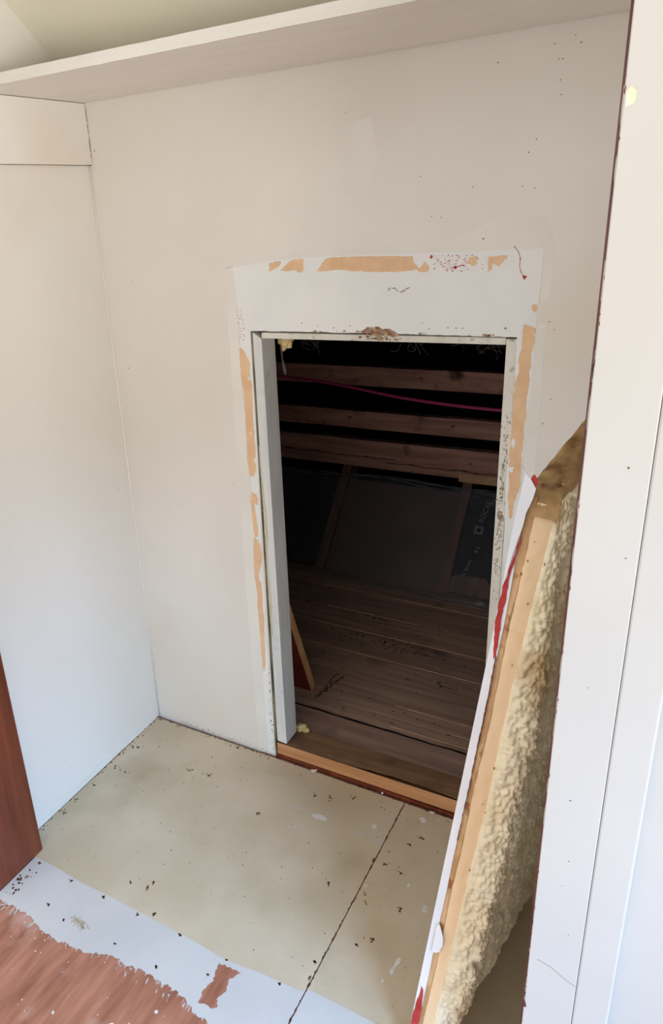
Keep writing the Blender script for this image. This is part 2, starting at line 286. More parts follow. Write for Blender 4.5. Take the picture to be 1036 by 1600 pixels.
def link(name, bm, m, parent=None, smooth=False, bevel=0, **kw):
    """one mesh object; bm holds world coordinates"""
    bmesh.ops.recalc_face_normals(bm, faces=bm.faces)
    me = bpy.data.meshes.new(name)
    if parent is not None:
        off = ORG[parent.name]; 
    else:
        co = [v.co.copy() for v in bm.verts]
        off = Vector(((min(c.x for c in co)+max(c.x for c in co))/2, (min(c.y for c in co)+max(c.y for c in co))/2, min(c.z for c in co)))
    bmesh.ops.translate(bm, verts=bm.verts, vec=-off)
    bm.to_mesh(me); bm.free()
    ms = m if isinstance(m, (list, tuple)) else [m]
    for x in ms: me.materials.append(x)
    o = bpy.data.objects.new(name, me); COL.objects.link(o)
    ORG[o.name] = off
    if parent is not None: o.parent = parent
    else: o.location = off
    if smooth:
        for p in me.polygons: p.use_smooth = True
    if bevel:
        b = o.modifiers.new('bevel', 'BEVEL'); b.width = bevel; b.segments = 2; b.limit_method = 'ANGLE'; b.angle_limit = R(40)
    for k, v in kw.items(): o[k] = v
    return o

def box(bm, x0, x1, y0, y1, z0, z1):
    vs = [bm.verts.new((x, y, z)) for x in (x0, x1) for y in (y0, y1) for z in (z0, z1)]
    F = ((0, 1, 3, 2), (4, 6, 7, 5), (0, 4, 5, 1), (2, 3, 7, 6), (0, 2, 6, 4), (1, 5, 7, 3))
    return [bm.faces.new([vs[i] for i in f]) for f in F]

def bx(name, x0, x1, y0, y1, z0, z1, m, parent=None, bevel=0, **kw):
    bm = bmesh.new(); box(bm, x0, x1, y0, y1, z0, z1)
    return link(name, bm, m, parent, bevel=bevel, **kw)

def jag(pts, amp, step, closed=True, seed=1):
    """subdivide a polyline and push it about: torn edges"""
    rnd = random.Random(seed); out = []
    n = len(pts)
    for i in range(n if closed else n-1):
        a = Vector(pts[i]); b = Vector(pts[(i+1) % n]); d = b-a
        k = max(1, int(d.length/step)); nn = Vector((-d.y, d.x)).normalized() if d.length > 1e-9 else Vector((0, 0))
        for j in range(k):
            t = j/k; am = amp*(0.35 if j == 0 else 1)
            out.append(a+d*t+nn*rnd.uniform(-am, am)+d.normalized()*rnd.uniform(-step*.25, step*.25)*(j > 0))
    if not closed: out.append(Vector(pts[-1]))
    return [(p.x, p.y) for p in out]

def slab_poly(bm, pts, f, t0, t1, mi=0):
    """pts 2-D; f(u, v, t) -> 3-D point; a thin solid sheet between t0 and t1"""
    a = [bm.verts.new(f(u, v, t1)) for u, v in pts]
    b = [bm.verts.new(f(u, v, t0)) for u, v in pts]
    tri = tessellate_polygon([[Vector((u, v, 0)) for u, v in pts]])
    for t in tri:
        try: bm.faces.new([a[i] for i in t]).material_index = mi
        except ValueError: pass
    n = len(pts)
    for i in range(n):
        j = (i+1) % n
        try: bm.faces.new([a[i], a[j], b[j], b[i]]).material_index = mi
        except ValueError: pass

def soft(pts, n=2):
    """corner cutting: rounds a hand-drawn outline"""
    for _ in range(n):
        o = []
        for i in range(len(pts)):
            a = Vector(pts[i]); c = Vector(pts[(i+1) % len(pts)]); o += [a*.75+c*.25, a*.25+c*.75]
        pts = o
    return [(p[0], p[1]) for p in pts]

WALLF = lambda u, v, t: (u, -t, v)              # on the back wall, proud towards the closet
FLOORF = lambda u, v, t: (u, v, t)              # on the floor
LEFTF = lambda u, v, t: (t, u, v)               # on the left wall

def blob(cx, cy, r, n=7, seed=0, sx=1, sy=1, rot=0):
    rnd = random.Random(seed); o = []
    for i in range(n):
        a = 2*math.pi*i/n; q = r*rnd.uniform(.6, 1.25)
        x, y = q*math.cos(a)*sx, q*math.sin(a)*sy
        o.append((cx+x*math.cos(rot)-y*math.sin(rot), cy+x*math.sin(rot)+y*math.cos(rot)))
    return o

def tube(bm, pts, r, seg=8):
    rings = []
    for i, p in enumerate(pts):
        p = Vector(p)
        d = (Vector(pts[min(i+1, len(pts)-1)])-Vector(pts[max(i-1, 0)])).normalized()
        s = d.cross(Vector((0, 0, 1)));  s = s.normalized() if s.length > 1e-4 else Vector((1, 0, 0))
        t = s.cross(d)
        rr = r[i] if isinstance(r, (list, tuple)) else r
        rings.append([bm.verts.new(p+s*rr*math.cos(2*math.pi*k/seg)+t*rr*math.sin(2*math.pi*k/seg)) for k in range(seg)])
    for a, b in zip(rings, rings[1:]):
        for k in range(seg): bm.faces.new([a[k], a[(k+1) % seg], b[(k+1) % seg], b[k]])
    bm.faces.new(rings[0][::-1]); bm.faces.new(rings[-1])

def spline(pts, n=8):
    P = [Vector(p) for p in pts]; P = [P[0]*2-P[1]]+P+[P[-1]*2-P[-2]]; o = []
    for i in range(1, len(P)-2):
        for k in range(n):
            t = k/n; a, b, c, d = P[i-1:i+3]
            o.append(.5*((2*b)+(c-a)*t+(2*a-5*b+4*c-d)*t*t+(3*b-a-3*c+d)*t**3))
    o.append(P[-2]); return o

# ================================================================== THE SETTING
XL, XR, ZH = 0.444, 1.060, 1.272        # hatch opening in the back wall
H = 1.807                               # underside of the shelf / foot of the sloped ceiling
RW = 1.375                              # right wall of the closet

# back wall with its opening
bm = bmesh.new()
def wallgrid(bm, xs, zs, hole, y0, y1):
    vf = {(i, j): bm.verts.new((x, y0, z)) for i, x in enumerate(xs) for j, z in enumerate(zs)}
    vb = {(i, j): bm.verts.new((x, y1, z)) for i, x in enumerate(xs) for j, z in enumerate(zs)}
    cells = {(i, j) for i in range(len(xs)-1) for j in range(len(zs)-1)} - hole
    for (i, j) in cells:
        bm.faces.new([vf[i, j], vf[i+1, j], vf[i+1, j+1], vf[i, j+1]])
        bm.faces.new([vb[i, j], vb[i, j+1], vb[i+1, j+1], vb[i+1, j]])
        for (di, dj, p, q) in ((-1, 0, (i, j), (i, j+1)), (1, 0, (i+1, j+1), (i+1, j)), (0, -1, (i+1, j), (i, j)), (0, 1, (i, j+1), (i+1, j+1))):
            if (i+di, j+dj) not in cells: bm.faces.new([vf[p], vf[q], vb[q], vb[p]])
wallgrid(bm, [-.02, XL-.0035, XR+.0015, RW+.02], [-.03, ZH+.002, 1.95], {(1, 0)}, 0, .064)
wall_back = link('wall_back', bm, M['wall'], kind='structure')

# primer band left by the old casing, touch-up paint round it, bare board and stains: thin coats on the wall
bm = bmesh.new()
for k, sd in (('halo_top', 1), ('halo_left', 2)):
    slab_poly(bm, jag(PRIMER[k], .0022, .02, seed=sd), WALLF, 0, .0003)
slab_poly(bm, [(1.097, 1.30), (1.112, 1.30), (1.116, 1.10), (1.112, .80), (1.106, .62), (1.095, .62), (1.09, .95), (1.091, 1.18)], WALLF, 0, .0003)
slab_poly(bm, [(.695, 1.69), (.75, 1.70), (.765, 1.63), (.74, 1.55), (.69, 1.56)], WALLF, 0, .0002)
link('touch_up_paint', bm, M['halo'], wall_back, label='paler touch-up paint round the old casing outline')
bm = bmesh.new()
for k, sd in (('top', 3), ('left', 4), ('right', 5)):
    P = PRIMER[k]
    if k == 'left': P = [(x if x < XL-.004 else XL-.005, z) for x, z in P]
    slab_poly(bm, jag(P, .0008, .012, seed=sd), WALLF, 0, .0006)
link('primer_coat', bm, M['primer'], wall_back, label='white primer band left by the removed casing')
for i, (k, P) in enumerate(BARE.items()):
    bm = bmesh.new()
    slab_poly(bm, jag(P, .0011, .004, seed=20+i), WALLF, 0.0, .0011)
    link('bare_patch', bm, M['bare'], wall_back)
bm = bmesh.new()
for (x, z, sx, sz) in ((1.068, 1.055, .004, .011), (1.067, .995, .006, .008), (.4285, 1.155, .003, .006), (.424, 1.015, .002, .004)):
    slab_poly(bm, blob(x, z, 1, 9, int(x*1000), sx, sz), WALLF, 0, .0016)
link('paint_flake', bm, M['primer'], wall_back, kind='stuff')
bm = bmesh.new()
slab_poly(bm, jag(PRIMER['rust'], .0016, .004, seed=44), WALLF, 0, .0014)
rnd = random.Random(5)
for i in range(16):
    slab_poly(bm, blob(.60+.42*rnd.random(), 1.2735+.004*rnd.random(), rnd.uniform(.001, .003), 6, i, 2.2, .7), WALLF, 0, .0015)
for x, z in ((.865, 1.298), (.937, 1.2886), (.92, 1.2896), (.9505, 1.289), (1.036, 1.2908), (.88, 1.286), (.70, 1.289), (.58, 1.293), (.66, 1.284), (.62, 1.287)):
    slab_poly(bm, blob(x, z, rnd.uniform(.0012, .0026), 6, int(x*999)), WALLF, 0, .0015)
for i in range(9):
    slab_poly(bm, blob(.788+.048*i/8+rnd.uniform(-.002, .002), 1.366+.004*math.sin(i), .0019, 6, i, 1.8, .6), WALLF, 0, .0015)
link('rust_stain', bm, M['rust'], wall_back, kind='stuff', label='brown rust and nail marks over the opening')
bm = bmesh.new()
for i in range(90):        # torn red flecks between the bare patches
    x = .884+.07*rnd.random() if i < 60 else .884+.11*rnd.random(); z = 1.402+.031*rnd.random()
    slab_poly(bm, blob(x, z, rnd.uniform(.0005, .0017), 5, i, 1.7, .6, rnd.uniform(-.8, .8)), WALLF, 0, .0010)
for i in range(14):
    t = i/13; x = 1.044+.022*t+.004*math.sin(6*t); z = 1.445-.055*t
    slab_poly(bm, blob(x, z, .0014, 5, i, .8, 1.5, .4), WALLF, 0, .0010)
for x, z, r in ((.881, 1.431, .0035), (.930, 1.409, .0040), (1.066, 1.389, .0040)):
    slab_poly(bm, blob(x, z, r, 9, int(x*100)), WALLF, 0, .0010)
for i in range(26):
    slab_poly(bm, blob(.408+.016*rnd.random(), 1.25+.075*rnd.random(), rnd.uniform(.0006, .0014), 5, i, 1, 1.6, .4), WALLF, 0, .0010)
link('red_fleck', bm, M['red'], wall_back, kind='stuff', label='flecks of torn red underlayer')
bm = bmesh.new()
for i, (x, z) in enumerate(WALLSPOTS):
    slab_poly(bm, blob(x, z, .0013 if i in (0, 1, 17, 19, 20) else .0011, 6, i, 1.4 if i > 2 else 1, 1), WALLF, 0, .0004)
for i in range(22):
    slab_poly(bm, blob(.09+.34*rnd.random(), .004+.012*rnd.random()**2, rnd.uniform(.0006, .0018), 6, i, 2, .7), WALLF, 0, .0010)
for i in range(34):
    slab_poly(bm, blob(.4335+.009*rnd.random()-.008*rnd.random(), .02+.30*rnd.random(), rnd.uniform(.0007, .002), 6, i, .7, 1.5), WALLF, 0, .0012)
link('wall_speck', bm, M['dirt'], wall_back, kind='stuff', label='small nail holes and grime specks')

# left wall
bm = bmesh.new(); box(bm, -.05, 0, -.60, .064, -.03, 2.45)
wall_left = link('wall_left', bm, M['wall_l'], kind='structure')
bm = bmesh.new()
slab_poly(bm, jag([(-.02, 0), (-.60, 0), (-.60, .010), (-.52, .016), (-.44, .030), (-.36, .026), (-.24, .034), (-.12, .030), (-.02, .022)], .002, .02, seed=8), LEFTF, 0, .0012)
link('skim_coat', bm, M['halo'], wall_left, label='smear of filler along the foot of the left wall')
bm = bmesh.new()
for i in range(9):
    slab_poly(bm, blob(-.59+.57*rnd.random(), .002+.005*rnd.random(), rnd.uniform(.0006, .0013), 6, i, 2.2, .7), LEFTF, 0, .0016)
for y, z in ((-.2, .33), (-.36, .21), (-.42, .13), (-.14, .62), (-.05, .82), (-.33, .09)):
    slab_poly(bm, blob(y, z, .0011, 6, int(z*99)), LEFTF, 0, .0004)
link('wall_speck', bm, M['dirt'], wall_left, kind='stuff', label='grime specks along the foot of the wall')
# bead of paint in the corner
bm = bmesh.new(); tube(bm, [(0.0018, -.0018, z) for z in (0.0, .5, 1.0, HC)], .0026, 6)
link('trim_1', bm, M['caulk'], smooth=True, kind='structure')
bm = bmesh.new(); tube(bm, [(0.0018, -.001, H+.03), (.0018, -.40, H+.03+.785*.40), (.0018, -.60, H+.03+.785*.6)], .0030, 6)
link('trim_2', bm, M['caulk'], smooth=True, kind='structure')
# right wall of the closet, mostly hidden
bm = bmesh.new(); box(bm, RW, RW+.05, -.625, .064, -.03, 2.45)
link('wall_right', bm, M['wall'], kind='structure')
# sloped ceiling
bm = bmesh.new()
zc = H+.021
P = [(-.05, .064, zc-.05), (-.05, -.0, zc), (-.05, -.62, zc+.785*.62), (-.05, -.62, zc+.785*.62+.05), (-.05, .064, zc+.02)]
a = [bm.verts.new(p) for p in P]; b = [bm.verts.new((RW+.05, p[1], p[2])) for p in P]
bm.faces.new(a); bm.faces.new(b[::-1])
for i in range(5): bm.faces.new([a[i], b[i], b[(i+1) % 5], a[(i+1) % 5]])
link('ceiling', bm, M['ceil'], kind='structure')

# front wall of the closet with its doorway
FY0, FY1 = -.748, -.622
DX0, DX1, DZ = .040, 1.312, 2.06
bm = bmesh.new(); box(bm, -.9, DX0, FY0, FY1, -.03, 2.45); box(bm, DX1, 2.9, FY0, FY1, -.03, 2.45); box(bm, DX0, DX1, FY0, FY1, DZ+.02, 2.45)
wall_front = link('wall_front', bm, M['casing'], kind='structure')
door = root('door_1', ((DX0+DX1)/2, -.69, 0), kind='structure')
# left jamb: red stained board
bx('jamb', DX0, .0625, -.752, -.600, .0005, DZ, M['stain'], door, bevel=.0015, label='red-brown stained left jamb board')
bx('jamb', 1.2905, DX1, -.752, -.622, .0005, DZ, M['maroon'], door, bevel=.0008, label='right jamb board with a dark maroon painted edge')
bx('head_jamb', .0625, 1.2905, -.752, -.622, DZ-.02, DZ, M['maroon'], door, bevel=.001)
# casing boards round the right side
bm = bmesh.new()
pl = [(1.2945, 0), (1.357, 0), (1.357, 2.14), (1.2945, 2.14)]
box(bm, 1.2945, 1.3579, -.766, -.748, .0, 2.14)
link('casing', bm, M['casing'], door, bevel=.0012, label='white painted flat casing board')
bm = bmesh.new(); box(bm, 1.3582, 1.4015, -.7652, -.748, .0, 2.20)
link('back_band', bm, M['casing'], door, bevel=.0025)
bx('casing', -.03, .052, -.766, -.7485, .0, 2.14, M['casing'], door, bevel=.0012)
# ragged maroon chips along the jamb edge
bm = bmesh.new(); rnd = random.Random(11)
for i in range(38):
    z = rnd.uniform(.35, 1.75); r = rnd.uniform(.0003, .0009)
    slab_poly(bm, blob(1.2945+rnd.uniform(0, .001), z, 1, 6, i, r, r*rnd.uniform(2, 7)), lambda u, v, t: (u, -.766-t, v), 0, .0003)
slab_poly(bm, [(1.2945, .447), (1.2985, .449), (1.2975, .456), (1.2945, .466)], lambda u, v, t: (u, -.766-t, v), 0, .0003)
link('chipped_edge', bm, M['maroon'], door, kind='stuff', label='chips of maroon showing at the edge of the white casing')
bm = bmesh.new()
for i in range(22):
    z = rnd.uniform(.35, 1.75); slab_poly(bm, blob(1.2928, z, 1, 6, i+50, .0008, rnd.uniform(.004, .02)), lambda u, v, t: (u, -.752-t, v), 0, .0003)
link('pale_drip', bm, M['splat_g'], door, kind='stuff', label='pale paint smears on the maroon jamb edge')
bm = bmesh.new()
FC = lambda u, v, t: (u, -.766-t, v)
slab_poly(bm, jag([(1.2965, 1.610), (1.3035, 1.612), (1.3045, 1.622), (1.300, 1.626), (1.2965, 1.622)], .0008, .003, seed=3), FC, 0, .0003)
link('yellow_stain', bm, mat('yellow_stain', srgb(226, 204, 160), srgb(232, 220, 196), .6, 80), door)
bm = bmesh.new()
for x, z, r in ((1.322, .842, .0011), (1.326, 1.01, .0008), (1.325, .70, .0007), (1.337, 1.28, .0014), (1.329, .745, .0010), (1.346, 1.18, .0010), (1.34, .62, .0008)):
    slab_poly(bm, blob(x, z, r, 7, int(z*1000)), FC, 0, .0002)
for x, z, r in ((1.374, .497, .0015), (1.373, .487, .0009), (1.388, .58, .0008)):
    slab_poly(bm, blob(x, z, r, 7, int(z*1000)), lambda u, v, t: (u, -.7635-t, v), 0, .0002)
link('casing_mark', bm, M['dirt'], door, kind='stuff')
bm = bmesh.new()
tube(bm, spline([(1.306, -.7662, .552), (1.325, -.7662, .547), (1.343, -.7662, .536), (1.3572, -.7662, .530)], 4), .00025, 5)
link('paint_crack', bm, M['dirt'], door)

# unseen room wall, added tall and long to cut sky light above its window
bm = bmesh.new()
WX0, WX1 = 2.90, 3.0
box(bm, WX0, WX1, -6.0, -3.2, -.05, 4.2); box(bm, WX0, WX1, -1.3, -.622, -.05, 4.2)
box(bm, WX0, WX1, -3.2, -1.3, -.05, .75); box(bm, WX0, WX1, -3.2, -1.3, 2.05, 4.2)
link('wall_light_block', bm, M['wall'], kind='structure')
win = root('window_1', (2.95, -2.25, .75), kind='structure')
bm = bmesh.new()
box(bm, WX0-.02, WX1, -3.2, -3.16, .75, 2.05); box(bm, WX0-.02, WX1, -1.34, -1.3, .75, 2.05); box(bm, WX0-.02, WX1, -3.16, -1.34, 2.01, 2.05)
link('window_frame', bm, M['casing'], win)
bx('window_sill', WX0-.06, WX1, -3.24, -1.26, .75, .79, M['casing'], win, bevel=.004)

# the floor: two plywood sheets, painted, with a tan and a pale part
SEAM = .8515
bm = bmesh.new(); box(bm, -.9, 3.0, -3.6, .0915, -.05, -.019)
floor = link('floor', bm, M['sub'], kind='structure')
fz = 0
sheetA = bx('plywood_sheet', -.02, SEAM-.0012, -2.6, -.009, -.018, fz, M['ply'], floor)
sheetB = bx('plywood_sheet', SEAM+.0012, RW, -2.6, -.009, -.018, fz, M['ply'], floor)
bx('plywood_sheet', RW+.0024, 2.9, -2.6, -.6255, -.018, fz, M['ply'], floor)
te = FLOOR['tone_edge']; pe = FLOOR['paint_edge']
# tan part of the painted floor inside the closet
def coat(x0, x1, edge_y, mname, z, parent, name, pts_edge, lab, seed, far=-.0095, amp=.0012):
    e = [(x, y) for x, y in pts_edge if x0 < x < x1]
    P = [(x0, e[0][1] if e else edge_y)] + e + [(x1, e[-1][1] if e else edge_y)]
    P = jag(P, amp, .010, closed=False, seed=seed)
    P = P + [(x1, far), (x0, far)]
    bm = bmesh.new(); slab_poly(bm, P, FLOORF, fz, z)
    return link(name, bm, M[mname], parent, label=lab)
coat(.0005, SEAM-.0012, -.63, 'floor_tan', .0004, sheetA, 'tan_floor_part', te, 'tan part of the painted closet floor', 1, amp=.0006)
coat(SEAM+.0012, RW, -.612, 'floor_tan', .0004, sheetB, 'tan_floor_part', te + [(1.25, -.61)], 'tan part of the painted closet floor', 2, amp=.0006)
# pale part of the painted floor at the doorway, ragged towards the room, with one bare patch left open
hole = FLOOR['bare']
def notch(P, hole):        # keyhole so the bare patch is a real gap in the coat
    i = min(range(len(P)), key=lambda k: (Vector(P[k])-Vector(hole[0])).length)
    return P[:i+1] + hole + [hole[0]] + P[i:]
ee = [(x, y) for x, y in te if x < SEAM-.0012]
top = [(SEAM-.0012, -.6175)] + ee[::-1] + [(.0635, -.628)]
low = jag([(.0635, -.764)] + [q for q in pe if q[0] > .09] + [(.75, -.785), (SEAM-.0012, -.80)], .0045, .006, closed=False, seed=6)
bm = bmesh.new()
outer = low + [(p[0], p[1]+.0004) for p in top]
hj = jag(hole, .0022, .004, seed=9)
lo3 = [[Vector((u, v, 0)) for u, v in outer], [Vector((u, v, 0)) for u, v in hj]]
allp = outer+hj
va = [bm.verts.new((u, v, .0008)) for u, v in allp]
for t in tessellate_polygon(lo3):
    try: bm.faces.new([va[i] for i in t])
    except ValueError: pass
link('pale_floor_part', bm, M['floor_grey'], sheetA, label='pale grey-white part of the painted floor at the doorway with one bare patch')
bm = bmesh.new()
P2 = jag([(SEAM+.0012, -.80), (1.0, -.82), (1.2, -.81), (1.29, -.82)], .0045, .006, closed=False, seed=7) + [(1.29, -.6115), (SEAM+.0012, -.6115)]
slab_poly(bm, P2, FLOORF, fz, .0008)
link('pale_floor_part', bm, M['floor_grey'], floor, label='pale grey-white part of the painted floor at the doorway')
# brush-out slivers at the ragged edge
bm = bmesh.new(); rnd = random.Random(21)
for i in range(120):
    x = rnd.uniform(.08, .84); yb = -.765 if x < .35 else -.752
    slab_poly(bm, blob(x, yb-rnd.uniform(-.004, .022), 1, 6, i, rnd.uniform(.0006, .0016), rnd.uniform(.003, .010), .2), FLOORF, 0, .0005)
link('brush_streak', bm, M['floor_grey'], sheetA, kind='stuff')
# splashes
bm = bmesh.new()
for k in ('s1', 's3', 's4', 's6', 's8', 's11', 's13', 's14'):
    slab_poly(bm, jag(soft(FLOOR[k]), .0007, .003, seed=len(bm.verts)), FLOORF, 0, .0010)
rnd = random.Random(2)
for i in range(46):
    x = rnd.uniform(.07, .62); y = rnd.uniform(-1.1, -.79); slab_poly(bm, blob(x, y, rnd.uniform(.0006, .0018) if i > 5 else .0042, 7, i), FLOORF, 0, .0009)
for i in range(26):
    x = rnd.uniform(.2, 1.05); y = rnd.uniform(-.6, -.03); slab_poly(bm, blob(x, y, rnd.uniform(.0006, .0016), 7, i), FLOORF, 0, .0010)
for c, r0 in (((.10, -.80), .03), ((.135, -.795), .045)):
    for i in range(16):
        a = 2.0+.09*i; slab_poly(bm, blob(c[0]+r0*math.cos(a), c[1]+r0*math.sin(a)*.8, .0022, 6, i, 1.6, .7, a+1.57), FLOORF, 0, .0009)
link('paint_splash', bm, M['splat'], floor, kind='stuff', label='white paint drips and splashes on the floor')
bm = bmesh.new()
for k in ('s2', 's5', 's7', 's9', 's10', 's12', 's15', 's16'):
    slab_poly(bm, jag(soft(FLOOR[k]), .0009, .003, seed=len(bm.verts)), FLOORF, 0, .0009)
link('paint_smear', bm, M['splat_g'], floor, kind='stuff', label='faint grey paint smears on the floor')
bm = bmesh.new()
for k, P in DIRT.items():
    c_ = Vector((sum(p[0] for p in P)/len(P), sum(p[1] for p in P)/len(P)))
    for q in range(7):
        p = Vector(P[random.randrange(len(P))]); w_ = random.random(); m_ = c_.lerp(p, w_)
        slab_poly(bm, blob(m_.x, m_.y, random.uniform(.0010, .0030), 7, q, 1.3, .8, q), FLOORF, 0, .0011)
rnd = random.Random(3)
for i in range(170):
    x = rnd.uniform(.02, 1.10)**.8; y = rnd.uniform(-.60, -.012); slab_poly(bm, blob(x, y, rnd.uniform(.0005, .0017), 6, i, rnd.uniform(.6, 2), 1, rnd.random()*3), FLOORF, 0, .0009)
for i in range(70):
    t = rnd.random()
    if i % 2: x, y = .01+.42*t, -.010-.016*rnd.random()**2
    else: x, y = .003+.012*rnd.random()**2, -.55*t-.01
    slab_poly(bm, blob(x, y, rnd.uniform(.0008, .0026), 6, i, 1.4, 1, t*3), FLOORF, 0, .0014)
for i in range(60):      # worn line beside the sheet joint
    y = rnd.uniform(-.75, -.02); slab_poly(bm, blob(SEAM+rnd.choice((-1, 1))*.0015, y, 1, 6, i, .0011, rnd.uniform(.002, .008)), FLOORF, 0, .0010)
tube(bm, [(.0008, -.6+.05*i, .0008) for i in range(13)], [.0010+.0009*random.random() for i in range(13)], 5)
tube(bm, [(.0+.025*i, -.0095, .0008) for i in range(17)], [.0008+.0014*random.random() for i in range(17)], 5)
link('dirt_mark', bm, M['dirt'], floor, kind='stuff', label='brown dirt marks and rust spots on the painted floor')
bm = bmesh.new()
for i in range(60):
    x, y = .072+.07*rnd.random(), -.745+.10*rnd.random()*(1-.2)
    if (x-.07) < .035 + .1*abs(y+.745)*0: slab_poly(bm, blob(x, y-.0, rnd.uniform(.0008, .0034), 6, i), FLOORF, 0, .0018)
link('grime', bm, M['dark'], floor, kind='stuff', label='dark grime against the foot of the red jamb')
bm = bmesh.new(); sx = sum(p[0] for p in STRAW)/5; sy = sum(p[1] for p in STRAW)/5
for i in range(110):
    x = rnd.gauss(sx, .014); y = rnd.gauss(sy-(x-sx)*.2, .005); a = rnd.random()*3.1; l = rnd.uniform(.002, .006); z = .001+rnd.random()*.002
    tube(bm, [(x, y, z), (x+l*math.cos(a), y+l*math.sin(a), z+rnd.uniform(-.0008, .001))], .0003, 4)
link('straw_dust', bm, mat('straw', srgb(196, 170, 118), srgb(150, 124, 84), .9, 90), kind='stuff', label='little pile of straw-coloured dust on the pale painted floor', category='debris')
# open joint to the hatch threshold: red paint edge, dark gap, crumbs
bm = bmesh.new(); box(bm, .40, 1.11, -.0088, -.0045, -.018, .0012)
link('floor_edge', bm, M['maroon'], floor, label='strip of red-brown at the edge of the floor before the hatch')

# ================================================================== THE HATCH FRAME
hf = root('hatch_surround', ((XL+XR)/2, .03, 0), label='white painted wooden lining of the low hatch opening in the back wall', category='door frame')
def board(name, pts, y0, y1, m, parent, bevel=.0012, lab=None):
    bm = bmesh.new(); a = [bm.verts.new((x, y0, z)) for x, z in pts]; b = [bm.verts.new((x, y1, z)) for x, z in pts]
    bm.faces.new(a); bm.faces.new(b[::-1]); n = len(pts)
    for i in range(n): bm.faces.new([a[i], b[i], b[(i+1) % n], a[(i+1) % n]])
    o = link(name, bm, m, parent, bevel=bevel)
    if lab: o['label'] = lab
    return o
board('side_jamb', [(.4500, .060), (.481, .058), (.4695, 1.2535), (.4455, 1.2685)], .0005, .066, M['jamb'], hf, lab='left side board, greyish white')
board('head_jamb', [(.470, 1.2545), (.470, 1.2685), (1.0385, 1.2715), (1.0385, 1.2575)], .001, .066, M['jamb_b'], hf, lab='head board, worn and rust-stained at its middle')
board('side_jamb', [(1.0405, .40), (1.0605, .40), (1.0605, 1.2695), (1.0395, 1.2695)], .0005, .066, M['jamb_b'], hf, lab='right side board, speckled with brown dirt')
board('side_jamb_foot', [(1.0425, .060), (1.0605, .060), (1.0605, .40), (1.0405, .40)], .0005, .066, M['jamb_b'], hf, bevel=0)
bm = bmesh.new()
for zz in range(60):
    z = .02+zz*.0208; w = .0016+.0016*noise.noise(Vector((0, 0, z*9)))
    box(bm, XL-.0034, XL+(.0040+w*.5-z*.0022 if z > .06 else .0010), .0012+w*.5, .02, z, z+.0208)
link('gap_filler', bm, M['gap'], hf, label='grey-green crumbly filler in the left joint')
bm = bmesh.new()
slab_poly(bm, jag([(.4452, .985), (.4478, .97), (.4495, .90), (.4515, .86), (.456, .80), (.4565, .74), (.4530, .68), (.4525, .60), (.4555, .55), (.4535, .43), (.4500, .42), (.4485, .55), (.4478, .80)], .0006, .006, seed=4), WALLF, -.001, .0008)
link('glue_smear', bm, M['glue'], hf, label='yellow-green dried glue on the left side board')
bm = bmesh.new(); rnd = random.Random(31)
for i in range(150):
    z = min(1.2, max(.68, rnd.gauss(.93, .10))); x = 1.0505+rnd.gauss(0, .0034)
    slab_poly(bm, blob(x, z, 1, 6, i, rnd.uniform(.0004, .0016), rnd.uniform(.0008, .0042)), WALLF, -.001, .0003)
for i in range(24):
    slab_poly(bm, blob(.452+.022*rnd.random(), .08+.6*rnd.random(), rnd.uniform(.0005, .0014), 6, i, .8, 1.3), WALLF, -.001, .0003)
link('dirt_speck', bm, mat('light_dirt', srgb(112, 92, 70), srgb(172, 160, 138), .9, 60), hf, kind='stuff')
bm = bmesh.new()
for i in range(30):
    slab_poly(bm, blob(.765+rnd.gauss(0, .02), 1.263+rnd.gauss(0, .0035), rnd.uniform(.001, .0035), 7, i, 1.5, .8), WALLF, -.0015, .0002)
link('rust_spot', bm, M['rust'], hf, kind='stuff', label='rusty bolt mark on the head board')
# dirty crack between wall and lining
# threshold timber
sl = root('threshold_timber', ((XL+XR)/2, .04, 0), label='raw orange pine threshold timber across the foot of the hatch opening', category='timber')
bm = bmesh.new()
v = [(.4470, -.0005, .010), (1.068, -.0005, .013), (1.068, .0865, .013), (.4470, .0865, .010), (.4470, -.0005, .0500), (1.068, -.0005, .0570), (1.068, .0865, .0560), (.4470, .0865, .0500)]
v = [bm.verts.new((p[0], p[1]+.004, p[2])) for p in v]
for f in ((0, 1, 2, 3), (0, 4, 5, 1), (1, 5, 6, 2), (2, 6, 7, 3), (3, 7, 4, 0)): bm.faces.new([v[i] for i in f])
link('timber_body', bm, M['sill'], sl)
bm = bmesh.new()
t = [(x, y) for x, y in jag([(.4475, .0075), (.55, .007), (.70, .009), (.80, .019), (.90, .018), (1.0, .010), (1.0675, .009)], .0012, .01, closed=False, seed=5)] + [(1.0675, .0902), (.4475, .0902)]
slab_poly(bm, t, lambda u, v, w: (u, v, .0502+(u-.447)*.0113+w), -.002, .0006)
link('worn_shaded_top', bm, M['sill_top'], sl, label='brown worn and dusty top face, its shade in the colour')
bx('fixing_strip', .447, 1.066, -.0015, .0035, -.004, .0095, M['stain'], sl)
crumbs = bmesh.new(); rnd = random.Random(8)
for i in range(150):
    x = .44+.62*rnd.random(); y = rnd.uniform(-.012, .002); r = rnd.uniform(.0008, .0028)
    bmesh.ops.create_icosphere(crumbs, subdivisions=1, radius=r, matrix=Matrix.Translation((x, y, .0015+r*.4)) @ Matrix.Diagonal((1.6*rnd.random()+.6, 1, .6, 1)))
link('crumbs', crumbs, M['dark'], kind='stuff', label='dark crumbs and grit along the gap in front of the threshold timber', category='debris')
